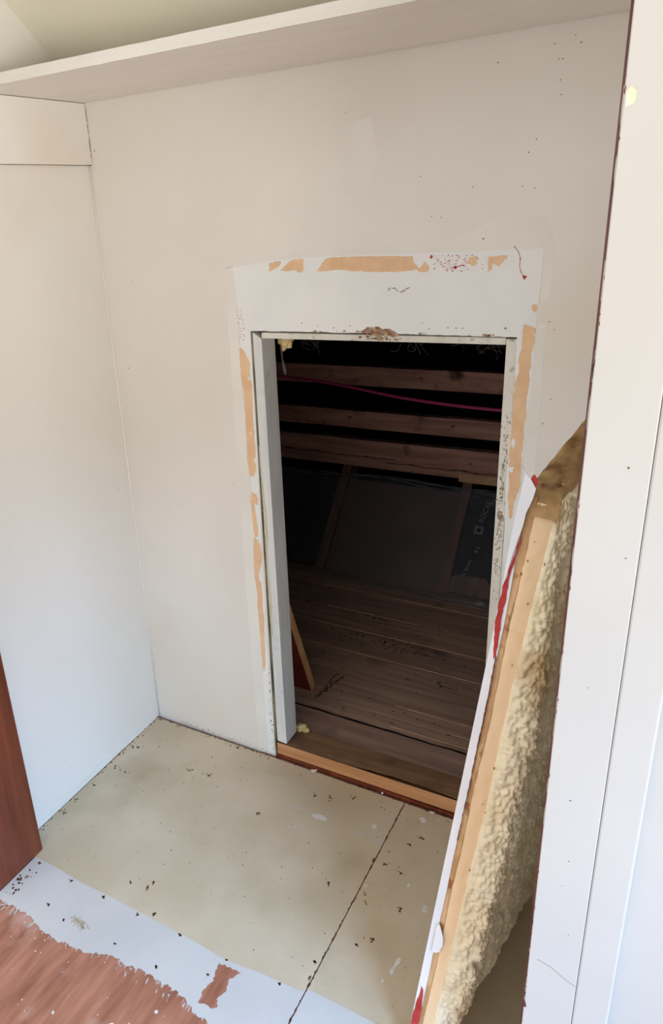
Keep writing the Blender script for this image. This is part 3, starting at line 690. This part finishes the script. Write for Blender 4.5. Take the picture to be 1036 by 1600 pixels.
# paint chips lying in the gap
for (x, y, s, sd, lab) in ((.575, -.010, .013, 1, 'largest pale paint chip lying in the gap below the threshold, towards the left'),
                           (.785, -.006, .005, 2, 'small round white crumb of filler in the gap below the middle of the threshold'),
                           (.930, -.013, .010, 3, 'pale folded paint chip in the gap below the threshold, towards the right')):
    bm = bmesh.new()
    if sd == 2:
        bmesh.ops.create_icosphere(bm, subdivisions=2, radius=s*.65, matrix=Matrix.Translation((x, y, .0045)))
    else:
        P = blob(x, y, s*.75, 9, sd, 1.2, .7, .3)
        slab_poly(bm, P, lambda u, v, w, x=x: (u, v, .0022+w+.2*abs(u-x)), 0, .0009)
    link('paint_chip' if sd != 2 else 'filler_crumb', bm, M['splat'] if sd == 2 else mat('chip_cream%d' % sd, srgb(206, 186, 160), srgb(226, 214, 196), .7, 60), label=lab, category='debris')

# ================================================================== SHELF
sh = root('shelf', (RW/2, -.18, H), label='off-white painted board shelf above the hatch, resting on the cleat under the sloped ceiling', category='shelf')
bm = bmesh.new(); box(bm, .0015, RW-.0015, -.3520, -.0015, H, H+.0195)
link('shelf_board', bm, M['shelf'], sh, bevel=.001)
bm = bmesh.new()
xs = [.0015+(RW-.003)*i/60 for i in range(61)]
top_ = [bm.verts.new((x, -.3560-.0009*noise.noise(Vector((x*14, 0, 0))), H+.0200+.0007*noise.noise(Vector((x*22, 3, 0))))) for x in xs]
bot_ = [bm.verts.new((x, -.3560-.0009*noise.noise(Vector((x*14, 5, 0))), H-.0002+.0006*noise.noise(Vector((x*26, 9, 0))))) for x in xs]
tb_ = [bm.verts.new((x, -.3518, H+.0200)) for x in xs]; bb_ = [bm.verts.new((x, -.3518, H-.0002)) for x in xs]
for i in range(60):
    bm.faces.new([bot_[i], bot_[i+1], top_[i+1], top_[i]]); bm.faces.new([top_[i], top_[i+1], tb_[i+1], tb_[i]]); bm.faces.new([bb_[i], bb_[i+1], bot_[i+1], bot_[i]])
link('shelf_edge', bm, M['shelf_edge'], sh, label='rougher painted front edge')
cl = root('shelf_cleat', (.006, -.3, HC), label='off-white painted board cleat on the left wall holding up the shelf end', category='shelf support')
bx('cleat_board', .0004, .0112, -.60, -.0012, HC+.0012, H-.0012, M['wall_l'], cl, bevel=.0008)
bm = bmesh.new(); rnd = random.Random(4)
tube(bm, [(.0090, -.0022, z) for z in (HC, HC+.07, H-.001)], .0007, 5)
for i in range(14):
    z = HC+.01+.12*rnd.random(); tube(bm, [(.0112, -.0018, z), (.0112, -.0018, z+rnd.uniform(.003, .012))], .0009, 5)
tube(bm, spline([(.0095, -.003, HC+.0005), (.0095, -.05, HC+.0002), (.0095, -.2, HC+.0006), (.0095, -.5, HC)], 4), .0008, 5)
tube(bm, spline([(.0095, -.001, H-.0009), (.0095, -.04, H-.0014), (.0095, -.3, H-.0010), (.0095, -.5, H-.001)], 4), .0007, 5)
link('dark_joint', bm, M['gap'], cl, label='dark open joint round the cleat')

# ================================================================== THE ATTIC BEHIND
PY = [.0905, .205, .269, .414, .560, .704, .832, .989, 1.083, 1.21]
AZ = .045
bm = bmesh.new(); box(bm, -1.0, 2.0, .0915, 2.3, -.05, .015)
af = link('attic_floor', bm, M['sub'], kind='structure')
rnd = random.Random(12)
def plank(x0, x1, y0, y1, dz, m):
    bm = bmesh.new()
    n = 24; g = .0016
    rows = []
    for i in range(n+1):
        x = x0+(x1-x0)*i/n
        w0 = .0012*noise.noise(Vector((x*9, y0*30, 1))); w1 = .0012*noise.noise(Vector((x*9, y1*30, 2)))
        z = AZ+dz+.0015*noise.noise(Vector((x*2, y0*10, 4)))
        rows.append([bm.verts.new((x, y0+g+w0, .016)), bm.verts.new((x, y0+g+w0, z-.0012)), bm.verts.new((x, y0+g+w0+.0015, z)),
                     bm.verts.new((x, y1-g+w1-.0015, z)), bm.verts.new((x, y1-g+w1, z-.0012)), bm.verts.new((x, y1-g+w1, .016))])
    for a, b in zip(rows, rows[1:]):
        for k in range(5): bm.faces.new([a[k], b[k], b[k+1], a[k+1]])
    bm.faces.new(rows[0]); bm.faces.new(rows[-1][::-1])
    return link('plank', bm, m, af)
for i in range(len(PY)-1):
    y0, y1 = PY[i], PY[i+1]
    if i == 2:      # a short piece butts against the next one here
        plank(-1.0, .452, y0, y1-.0, rnd.uniform(-.001, .001), M['plank']); plank(.458, 2.0, y0, y1, .001, M['plank_b'])
    else:
        plank(-1.0, 2.0, y0, y1, rnd.uniform(-.001, .001), M['plank_b'] if i % 2 else M['plank'])
for y, z0, x0, x1 in ((.560, .0012, .20, 1.9), (.704, .0012, .0, 1.9), (.832, .0004, .1, .60), (.989, .0010, -.2, 1.9), (.330, .0002, .70, .97), (.228, .0006, .72, 1.05)):  # pale strips paint the light caught along plank edges
    bm = bmesh.new(); pts = [(x0+(x1-x0)*i/30, y+.0012*noise.noise(Vector((i*.6, y*50, 0))), AZ+.0006+z0*.5) for i in range(31)]
    tube(bm, pts, [.0012+.0010*abs(noise.noise(Vector((i*.9, y*20, 3)))) for i in range(31)], 5)
    link('plank_highlight', bm, M['lip'], af, label='worn plank edge, its caught light painted in pale')
bm = bmesh.new()
pts = [(-.1+1.3*i/60, .205+.004*noise.noise(Vector((i*.35, 0, 7))), AZ+.0006) for i in range(61)]
tube(bm, pts, [.0022+.0014*abs(noise.noise(Vector((i*.8, 4, 3)))) for i in range(61)], 5)
link('rotted_crack', bm, M['black'], af, label='dark ragged crack between two planks')
bm = bmesh.new()
for i in range(26):
    t = i/25; slab_poly(bm, blob(.452+.030*t+rnd.gauss(0, .003), .270+.13*t+rnd.gauss(0, .003), rnd.uniform(.002, .006), 7, i), lambda u, v, w: (u, v, AZ+w), 0, .0022)
for cx, cy, sx, sy, n in ((.62, .655, .075, .018, 60), (.40, .80, .12, .03, 60), (.42, .66, .06, .03, 40), (.80, .50, .03, .008, 12), (.50, .52, .10, .04, 26), (.60, .30, .15, .04, 20)):
    for i in range(n):
        slab_poly(bm, blob(rnd.gauss(cx, sx), rnd.gauss(cy, sy), 1, 6, i, rnd.uniform(.001, .008), rnd.uniform(.0008, .0026), rnd.gauss(0, .5)), lambda u, v, w: (u, v, AZ+w), 0, .0019)
link('black_stain', bm, mat('soot', srgb(58, 46, 42), srgb(84, 68, 60), .9, 40), af, kind='stuff', label='black soot-like stains on the attic planks')
bm = bmesh.new()
for i in range(46):
    slab_poly(bm, blob(rnd.uniform(.3, 1.0), rnd.uniform(.1, 1.0), rnd.uniform(.0007, .002), 6, i, 1.6, .8, rnd.random()*3), lambda u, v, w: (u, v, AZ+w), 0, .0024)
link('dust_fleck', bm, M['lip'], af, kind='stuff', label='pale flecks and splinters on the attic planks')

# attic enclosure, added to keep it dark; the black is painted darkness
bm = bmesh.new(); box(bm, -1.0, -.95, .07, 2.3, .016, 2.2)
link('wall_attic_left', bm, M['black'], kind='structure')
bm = bmesh.new(); box(bm, 1.95, 2.0, .07, 2.3, .016, 2.2)
link('wall_attic_right', bm, M['black'], kind='structure')
bm = bmesh.new(); box(bm, -1.0, 2.0, 1.75, 1.80, .016, 1.3)
link('wall_attic_back', bm, M['black'], kind='structure')
bm = bmesh.new(); box(bm, -1.0, 2.0, .065, .075, ZH+.06, 2.2); box(bm, -1.0, -.021, .0655, .075, .016, 2.2); box(bm, RW+.03, 2.0, .0655, .075, .016, 2.2)
link('wall_attic_front', bm, M['black'], kind='structure')
bm = bmesh.new()
P = [(.065, 2.2), (1.8, 1.15), (1.8, 1.20), (.065, 2.25)]
a = [bm.verts.new((-1.0, y, z)) for y, z in P]; b = [bm.verts.new((2.0, y, z)) for y, z in P]
bm.faces.new(a); bm.faces.new(b[::-1])
for i in range(4): bm.faces.new([a[i], b[i], b[(i+1) % 4], a[(i+1) % 4]])
link('ceiling_attic', bm, M['black'], kind='structure')

# three roof boards running across
for (y, z0, z1, lab, dz) in ((1.40, .438, .5635, 'lowest and broadest brown roof board in the attic, cracked along its lower edge', .004),
                         (1.36, .628, .7045, 'middle brown roof board across the dark attic, between two others', .002),
                         (1.25, .843, .921, 'topmost brown roof board across the dark attic, nearest to the head of the hatch', .001)):
    r_ = root('roof_board', (.5, y, z0), label=lab, category='beam', group='brown boards across the dark attic')
    bm = bmesh.new(); rows = []
    for i in range(61):
        x = -.95+2.9*i/60; a0 = .0022*noise.noise(Vector((x*6, y, 0))); a1 = .0018*noise.noise(Vector((x*6, y, 9)))
        rows.append([bm.verts.new(p) for p in ((x, y, z0+a0), (x, y, z1+a1), (x, y+.038, z1+a1), (x, y+.038, z0+a0))])
    for a, b in zip(rows, rows[1:]):
        for k in range(4): bm.faces.new([a[k], b[k], b[(k+1) % 4], a[(k+1) % 4]])
    bm.faces.new(rows[0]); bm.faces.new(rows[-1][::-1])
    link('board', bm, M['beam'], r_, bevel=.002)
    if z1-z0 > .1:
        for zc_, x0, x1, sd in ((.487, -.25, .30, 1), (.471, .25, .90, 2)):
            bm = bmesh.new(); pts = [(x0+(x1-x0)*i/40, y-.0006, zc_+.008*noise.noise(Vector((i*.22, sd, 0)))) for i in range(41)]
            tube(bm, pts, [.0012+.0030*abs(noise.noise(Vector((i*.35, sd, 4)))) for i in range(41)], 5)
            link('crack', bm, M['black'], r_)
        bm = bmesh.new(); box(bm, .575, .95, y-.0075, y-.0005, z0-.012, z0+.026)
        link('batten', bm, M['lip'], r_, bevel=.002, label='paler wood strip under the right end')
    for kx in ((.62,), (.10, .55), (.45,))[int((z0 > .6)+(z0 > .8))]:
        bm = bmesh.new(); slab_poly(bm, blob(kx, (z0+z1)/2+.006, .008, 10, int(kx*50), 1.4, .8), lambda u, v, w, y=y: (u, y-w, v), 0, .0012)
        link('knot', bm, M['rafter'], r_)

# sloping back of the attic: two rafters, brown panel, black sheets, clear plastic over them
NV = Vector((0, -.35, .31)).normalized()
def SL(u, s, w=0.0):
    p = Vector((u, 1.097+.31*s, .052+.35*s))+NV*w
    return (p.x, p.y, p.z)
def sloped(bm, u0, u1, s0, s1, w0, w1):
    vs = [bm.verts.new(SL(u, s, w)) for u in (u0, u1) for s in (s0, s1) for w in (w0, w1)]
    for f in ((0, 1, 3, 2), (4, 6, 7, 5), (0, 4, 5, 1), (2, 3, 7, 6), (0, 2, 6, 4), (1, 5, 7, 3)): bm.faces.new([vs[i] for i in f])
for u0, lab in ((.036, 'brown roof rafter behind the clear plastic, farther to the left in the attic'), (.586, 'brown roof rafter behind the clear plastic, next to the printed black sheet')):
    bm = bmesh.new(); sloped(bm, u0, u0+.040, .01, 1.17, -.085, -.004)
    link('rafter', bm, M['rafter'], bevel=.001, label=lab, category='rafter')
bm = bmesh.new(); sloped(bm, .080, .582, .01, .955, -.030, -.020)
link('backing_panel', bm, M['brownpanel'], label='dull brown board between the two rafters behind the plastic', category='panel')
bm = bmesh.new(); sloped(bm, -.94, .032, .01, .955, -.030, -.022)
link('insulation_sheet', bm, M['foil'], label='black insulation sheet without print, left of the farther rafter', category='insulation')
ins = root('insulation_sheet', SL(.9, .02), label='black insulation sheet with faint grey printing, right of the near rafter', category='insulation')
bm = bmesh.new(); sloped(bm, .630, 1.94, .01, .945, -.030, -.022)
link('sheet_face', bm, M['foil'], ins)
def text(s, size, u, sv, ang, m, parent, name='printing'):
    c = bpy.data.curves.new('t', 'FONT'); c.body = s; c.size = size; c.extrude = .0002
    o = bpy.data.objects.new('t', c); COL.objects.link(o)
    bpy.context.view_layer.update()
    me = bpy.data.meshes.new_from_object(o.evaluated_get(bpy.context.evaluated_depsgraph_get()))
    bpy.data.objects.remove(o); bm = bmesh.new(); bm.from_mesh(me)
    ca, sa = math.cos(ang), math.sin(ang)
    for v in bm.verts:
        a, b = v.co.x*ca-v.co.y*sa, v.co.x*sa+v.co.y*ca
        v.co = SL(u+a, sv+b/.4676, -.0215+v.co.z)
    return link(name, bm, m, parent)
text('ROCAL', .030, .700, .70, R(80), M['print'], ins)
text('ROCAL  ROCAL', .0155, .668, .12, R(78), M['print'], ins)
text('R 3', .020, .705, .42, R(78), M['print'], ins)
bm = bmesh.new(); c0 = (.690, .63)
def ring(o, i_):
    O = [(-o, -o), (o, -o), (o, o), (-o, o)]; I = [(-i_, -i_), (i_, -i_), (i_, i_), (-i_, i_)]
    vo = [bm.verts.new(SL(c0[0]+x, c0[1]+y/.4676, -.0213)) for x, y in O]; vi = [bm.verts.new(SL(c0[0]+x, c0[1]+y/.4676, -.0213)) for x, y in I]
    for k in range(4): bm.faces.new([vo[k], vo[(k+1) % 4], vi[(k+1) % 4], vi[k]])
ring(.018, .008); link('printed_emblem', bm, M['print'], ins)
# wood block at the foot
bm = bmesh.new()
P = [(.615, .03), (.632, .165), (.655, .195), (.765, .195), (.80, .12), (.83, .03)]
a = [bm.verts.new(SL(u, s, -.021)) for u, s in P]; b = [bm.verts.new(SL(u, s, -.006)) for u, s in P]
bm.faces.new(a); bm.faces.new(b[::-1])
for i in range(6): bm.faces.new([a[i], b[i], b[(i+1) % 6], a[(i+1) % 6]])
link('wood_offcut', bm, M['rafter'], label='brown wooden offcut behind the plastic at the foot of the printed sheet', category='wood')
# the plastic: a loose wrinkled sheet with bunched hems
bm = bmesh.new(); NU, NS = 150, 26; rows = []
for i in range(NU+1):
    u = -.94+2.88*i/NU; row = []
    top = .965+.035*noise.noise(Vector((u*2.2, 0, 5)))+(.02*math.cos((u-.31)*5))
    for j in range(NS+1):
        s = -.04+(top+.04)*j/NS
        e = max(0, (j-NS+4)/4); eb = max(0, (3-j)/3)
        w = .007+.004*noise.noise(Vector((u*5, s*4, 1)))+.012*e*noise.noise(Vector((u*13, j*.8, 2)))+.016*e+.010*eb*noise.noise(Vector((u*15, j*.9, 3)))+.010*eb
        row.append(bm.verts.new(SL(u, s, w)))
    rows.append(row)
for a, b in zip(rows, rows[1:]):
    for j in range(NS): bm.faces.new([a[j], b[j], b[j+1], a[j+1]])
link('plastic_sheet', bm, M['sheet'], smooth=True, label='clear plastic sheeting over the rafters at the back of the attic, crinkled hems', category='plastic sheet')

hem = bpy.data.objects['plastic_sheet']
for k in range(4):  # fold tubes put in as painted glints on the hem
    bm = bmesh.new(); pts = []
    for i in range(100):
        u = -.94+2.88*i/99; top = .965+.035*noise.noise(Vector((u*2.2, 0, 5)))+(.02*math.cos((u-.31)*5))
        pts.append(SL(u, top-.012*k+.022*noise.noise(Vector((u*3.5, k*3.1, 7))), .018+.004*k+.006*noise.noise(Vector((u*8, k, 9)))))
    tube(bm, pts, [.0008+.0022*abs(noise.noise(Vector((i*.3, k*7, 1)))) for i in range(100)], 6)
    link('fold_glint', bm, M['hem'], hem, smooth=True)
for k in range(3):
    bm = bmesh.new(); pts = []
    for i in range(100):
        u = -.94+2.88*i/99
        pts.append((u, 1.07-.012*k+.012*noise.noise(Vector((u*3.1, k*3.1, 17))), .0485+.002*noise.noise(Vector((u*8, k, 9)))))
    tube(bm, pts, [.0008+.0020*abs(noise.noise(Vector((i*.3, k*7, 21)))) for i in range(100)], 6)
    link('fold_glint', bm, M['hem'], hem, smooth=True)

# magenta cable
cb = root('cable', (.42, .9, .9), label='magenta cable sagging across the dark attic in front of the upper boards', category='cable')
pts = spline([(-.94, .92, 1.03), (-.3, .91, .965), (.012, .90, .9455), (.237, .90, .9300), (.528, .90, .8925), (.843, .90, .8765), (1.3, .90, .885), (1.94, .90, .93)], 10)
bm = bmesh.new(); tube(bm, pts, .0034, 8); link('cable_strand', bm, M['cable'], cb, smooth=True)
bm = bmesh.new(); tube(bm, [p+Vector((0, -.003, .0058)) for p in pts], .0026, 8)
link('cable_strand', bm, mat('magenta_cable_dark', srgb(150, 36, 84), None, .4), cb, smooth=True)

# board leaning behind the left side of the hatch
lb = root('leaning_board', (.33, .29, .046), label='dark red board with a pale sawn edge leaning behind the left side of the hatch', category='board')
def leanbox(x0, x1, t0, t1, name, m):
    bm = bmesh.new(); A = Vector((0, .285, .0462)); Bt = Vector((0, .105, .545)); n = Vector((0, .94, .34))
    vs = []
    for x in (x0, x1):
        for p in (A, Bt):
            for t in (t0, t1):
                q = p+n*t; vs.append(bm.verts.new((x+(.012 if p is A else 0), q.y, max(q.z, .0462))))
    for f in ((0, 1, 3, 2), (4, 6, 7, 5), (0, 4, 5, 1), (2, 3, 7, 6), (0, 2, 6, 4), (1, 5, 7, 3)): bm.faces.new([vs[i] for i in f])
    link(name, bm, m, lb)
leanbox(.25, .4105, 0, .028, 'board_face', M['redboard'])
leanbox(.4107, .4125, 0, .028, 'sawn_edge', M['edgepale'])

# old yellow insulation poking out at the corners of the opening
def scrap(name, c, sx, sy, sz, lab, m='oldfoam', sd=0, cat='insulation'):
    bm = bmesh.new(); bmesh.ops.create_icosphere(bm, subdivisions=4, radius=1)
    for v in bm.verts:
        n = v.co.normalized(); k = 1+.45*noise.noise(n*2.2+Vector((sd, 0, 0)))+.25*abs(noise.noise(n*6+Vector((0, sd, 0))))
        v.co = Vector((c[0]+n.x*k*sx, c[1]+n.y*k*sy, c[2]+n.z*k*sz))
    return link(name, bm, M[m], smooth=True, label=lab, category=cat)
scrap('torn_insulation', (.490, .083, 1.238), .018, .013, .022, 'torn yellow insulation poking out at the upper left corner of the hatch', sd=3)
scrap('torn_insulation', (1.034, .083, 1.240), .006, .009, .020, 'thin shred of yellowish insulation at the upper right corner of the hatch', sd=5)
scrap('torn_insulation', (.490, .088, .058), .020, .012, .012, 'dusty clump of old insulation at the lower left corner of the hatch', sd=8)
bm = bmesh.new()
for k in range(3):
    tube(bm, spline([(.474+.002*k, .085, 1.222), (.477, .087, 1.19), (.479+.003*k, .086, 1.165), (.484, .087, 1.15)], 5), .0018, 5)
link('hanging_shred', bm, M['web'], label='grey shred hanging below the torn insulation in the upper left corner', category='debris')
def web(name, starts, n, lab, sd):
    rnd = random.Random(sd); bm = bmesh.new()
    for i in range(n):
        a, b = starts; p = Vector(a)+(Vector(b)-Vector(a))*rnd.random(); q = p+Vector((rnd.gauss(0, .02), rnd.gauss(.0, .01), -abs(rnd.gauss(.012, .012))))
        m1 = (p+q)/2+Vector((rnd.gauss(0, .01), 0, -rnd.random()*.015)); tube(bm, spline([p, m1, q], 5), rnd.uniform(.00015, .0005), 4)
    link(name, bm, M['web'], kind='stuff', label=lab, category='cobweb')
web('cobweb', ((.50, .10, 1.25), (.60, .12, 1.22)), 9, 'dusty cobweb threads under the head of the hatch, left corner', 4)
web('cobweb', ((.90, .09, 1.252), (1.03, .10, 1.235)), 14, 'brownish cobweb under the head of the hatch, right corner', 6)
web('cobweb', ((.77, .13, 1.235), (.82, .13, 1.23)), 7, 'short pale cobweb shreds under the middle of the hatch head', 9)

# ================================================================== THE FOAM-BACKED HATCH COVER
B0 = Vector((1.0745, -.630, .0012)); T0 = Vector((1.196, -.530, 1.180))
HV = T0-B0; HL = HV.length; HV = HV/HL
UV = Vector((.17, .985, 0)).normalized(); TV = UV.cross(HV).normalized()
UL = .505
def SP(u, h, t):                       # u: away from camera, h: 0..1 up, t: through the thickness
    return B0+HV*(HL*h)+UV*u+TV*t
pn = root('hatch_cover', tuple(B0+UV*.25+TV*.03), label='loose hatch cover with yellow spray foam on its back, leaning on end beside the opening', category='panel')
def strip(name, fu, t0, t1, m, lab=None, h0=0.0, h1=1.0, n=90, depth=UL, amp=.0, sd=0, sub=6, topz=None):
    """solid layer: near face follows fu(h, t); runs back to u=depth"""
    bm = bmesh.new(); rows = []
    for i in range(n+1):
        h = h0+(h1-h0)*i/n
        a = t0(h) if callable(t0) else t0; b = t1(h) if callable(t1) else t1
        r = []
        for k in range(sub+1):
            t = a+(b-a)*k/sub
            u = fu(h, t)+amp*noise.noise(Vector((h*70+sd, t*90, sd)))
            r.append(bm.verts.new(SP(u, h, t)))
        for k in (1, 0):
            r.append(bm.verts.new(SP(depth, h*TOPR(depth)/TOPR(0), b if k else a)))
        rows.append(r)
    for a, b in zip(rows, rows[1:]):
        L = len(a)
        for k in range(L): bm.faces.new([a[k], b[k], b[(k+1) % L], a[(k+1) % L]])
    bm.faces.new(rows[0]); bm.faces.new(rows[-1][::-1])
    return link(name, bm, m, pn, smooth=(name == 'cut_foam'), label=lab) if lab else link(name, bm, m, pn)
TOPR = lambda u: .974+.20*min(u, .26)          # the broken top end rises away from the camera
wav = lambda h, k, a: a*noise.noise(Vector((h*k, 2.2, 0)))
edge_t = lambda h: .0135+wav(h, 9, .0018)-.006*max(0, (h-.80)/.2)
strip('facing_board', lambda h, t: 0, 0, edge_t, M['paper'], 'white painted board, seen edge-on', h1=.950)
strip('fibre_edge', lambda h, t: .0025+wav(h, 14, .0016), edge_t, lambda h: .021+wav(h, 7, .003), M['fibre'], 'brown torn fibreboard edge', amp=.0022, sd=3, h1=.972)
ft = lambda h: .021+wav(h, 7, .003)
fb = lambda h: .044+wav(h+3, 5, .008)+.010*h
strip('cut_foam', lambda h, t: .004+.5*(t-.02)**2*20, ft, fb, M['foamcut'], 'smooth pale cut side of the foam', amp=.0016, sd=7, h1=.966, sub=8)
# foam skin : heavy lumpy surface
def thick(u, h):
    base = .060+.030*math.sin(math.pi*min(1, max(0, h*.9+.12)))**.7
    base -= .010*(u/UL)
    if h < .12: base -= .018*(1-h/.12)
    return base
bm = bmesh.new(); NH, NUU = 640, 180; rows = []
for i in range(NH+1):
    row = []
    hq = i/NH; b0 = fb(hq*.955)
    for j in range(NUU+1):
        q = j/NUU
        h = hq*(TOPR(0 if q < .14 else UL*((q-.14)/.86)**1.5)+.001)
        # first tenth rounds the near corner, the rest is the back of the foam
        if q < .14:
            a = q/.14*math.pi/2; tt = b0-.001+(thick(0, h)-b0+.001)*math.sin(a); u = .006+.020*(1-math.cos(a))
        else:
            u = .026+(UL-.026)*((q-.14)/.86)**1.5; tt = thick(u, h)
        P = SP(u, h, tt)
        v = Vector((u*18, h*HL*9, tt*18))
        lump = .0065*noise.noise(v)+.0050*(abs(noise.noise(Vector((u*55, h*HL*30, tt*50))))-.2)
        wq = noise.noise(Vector((u*40, h*HL*26, 3)))*.5
        n2 = noise.voronoi(Vector((u*135+wq, h*HL*92+wq, tt*135)))[0]
        n4 = noise.voronoi(Vector((u*62+wq, h*HL*36+wq, tt*62+9)))[0]
        fine = .0072*(.55-min(n2[0], 1.0))+.0064*(.5-min(n4[0], 1.0))+.0008*noise.noise(Vector((u*200, h*HL*140, tt*200)))
        fold = -.0055*max(0, 1-abs(noise.noise(Vector((u*16+h*3, h*HL*3.4, 5))))*10)
        amp = min(1, q/.03+.2)
        a = min(1, q/.14)*math.pi/2; dirn = (TV*math.sin(a)-UV*math.cos(a)) if q < .14 else TV
        if h > .93 and q < .5: pass
        row.append(bm.verts.new(P+dirn*(lump+fine+fold)*amp))
    row.append(bm.verts.new(SP(UL, hq*TOPR(UL), .02))); row.append(bm.verts.new(SP(.02, hq*TOPR(.02), .03)))
    rows.append(row)
for a, b in zip(rows, rows[1:]):
    L = len(a)
    for k in range(L): bm.faces.new([a[k], a[(k+1) % L], b[(k+1) % L], b[k]])
bm.faces.new(rows[0]); bm.faces.new(rows[-1])
link('foam_skin', bm, M['foam'], pn, smooth=True, label='lumpy cream-yellow spray foam skin')
# rough top end, its shade put into the brown colour
bm = bmesh.new(); rows = []
for i in range(61):
    u = .0+(UL)*i/60; r = []
    for j in range(25):
        t = -.0012+(thick(u, .985)-.003)*j/24
        e = min(1, j/3, (24-j)/3, i/3)
        hh = TOPR(u)-.004+.006*e+.006*e*noise.noise(Vector((u*26, t*30, 0)))*1.0+.006*e*noise.noise(Vector((u*70, t*90, 4)))-.034*(j == 0)-.02*(i == 0)
        r.append(bm.verts.new(SP(u+.006*noise.noise(Vector((t*60, 8, 0)))*(i == 0), hh, t)))
    rows.append(r)
for a, b in zip(rows, rows[1:]):
    for k in range(24): bm.faces.new([a[k], a[k+1], b[k+1], b[k]])
link('foam_top', bm, M['foamtop'], pn, smooth=True, label='broken top end of the foam, its shade painted in brown')
# torn facing paper peeling at the top, red paint on the edge, white chip
def patch(name, pts, m, lab, off=.0012, lift=None, sd=1, amp=.0007, step=.006):
    P = jag(pts, amp, step, seed=sd); bm = bmesh.new()
    f = lambda t, h, w: SP(-off-(lift(t, h) if lift else 0)-w, h/HL, t)
    slab_poly(bm, P, f, -.0006, .0004)
    return link(name, bm, m, pn, label=lab)
g = HL
patch('torn_paper', [(.001, g*1.000), (-.005, g*1.010), (-.001, g*1.004), (.010, g*.996), (.020, g*.986), (.0185, g*.973), (.0130, g*.952), (.0125, g*.935), (.0085, g*.912), (.0055, g*.890), (.0030, g*.865), (.0005, g*.850), (-.001, g*.92)], M['paper'], 'white facing paper peeling away at the top corner', off=.004, lift=lambda t, h: .004*max(0, h/g-.88)*10, sd=3, amp=.0004)
patch('red_edge', [(.0005, g*.850), (.0030, g*.860), (.0060, g*.885), (.0095, g*.912), (.0125, g*.925), (.0105, g*.895), (.0075, g*.862), (.0085, g*.84), (.0090, g*.80), (.0110, g*.775), (.0120, g*.755), (.0095, g*.748), (.0060, g*.765), (.0020, g*.790), (.0003, g*.80)], M['red'], 'streak of red paint along the upper edge', sd=5, amp=.0009)
patch('dark_red_line', [(.0115, g*.755), (.0140, g*.75), (.0150, g*.68), (.0150, g*.60), (.0150, g*.52), (.0145, g*.45), (.0135, g*.45), (.0138, g*.55), (.0135, g*.66)], M['maroon'], 'thin dark red line between board and foam', sd=6, amp=.0006)
patch('red_edge', [(.0005, g*-.0), (.016, g*0), (.0155, g*.10), (.0130, g*.125), (.0105, g*.145), (.0065, g*.150), (.0060, g*.13), (.0040, g*.12), (.0030, g*.10), (.001, g*.09)], M['red'], 'red painted patch near the foot of the edge', sd=6)
patch('white_chip', [(.012, g*.232), (.020, g*.236), (.026, g*.242), (.029, g*.256), (.027, g*.268), (.021, g*.282), (.015, g*.292), (.012, g*.285)], M['paper'], 'white chip of facing paper on the foam edge', sd=8, off=.0042)
patch('red_stain', [(.010, g*.998), (.013, g*1.002), (.020, g*.996), (.018, g*.985), (.012, g*.982)], M['red'], 'red paint spot on the top corner', sd=9, off=.006)
bm = bmesh.new(); rnd = random.Random(17)
for i in range(12):
    h = rnd.uniform(.02, .97); t = rnd.choice((ft(h), fb(h)-.004, rnd.uniform(.02, .045))); r = rnd.uniform(.0004, .0013)
    slab_poly(bm, blob(t, h*g, r, 7, i, 1, 2.2), lambda t, h, w: SP(-w-.0012+(.0025 if t < .0135 else .0040), h/HL, t), -.0015, .0006)
link('brown_fleck', bm, mat('fleck', srgb(176, 118, 68), srgb(146, 92, 52), .9, 60), pn, kind='stuff', label='brown flecks of torn board on the cut edge')
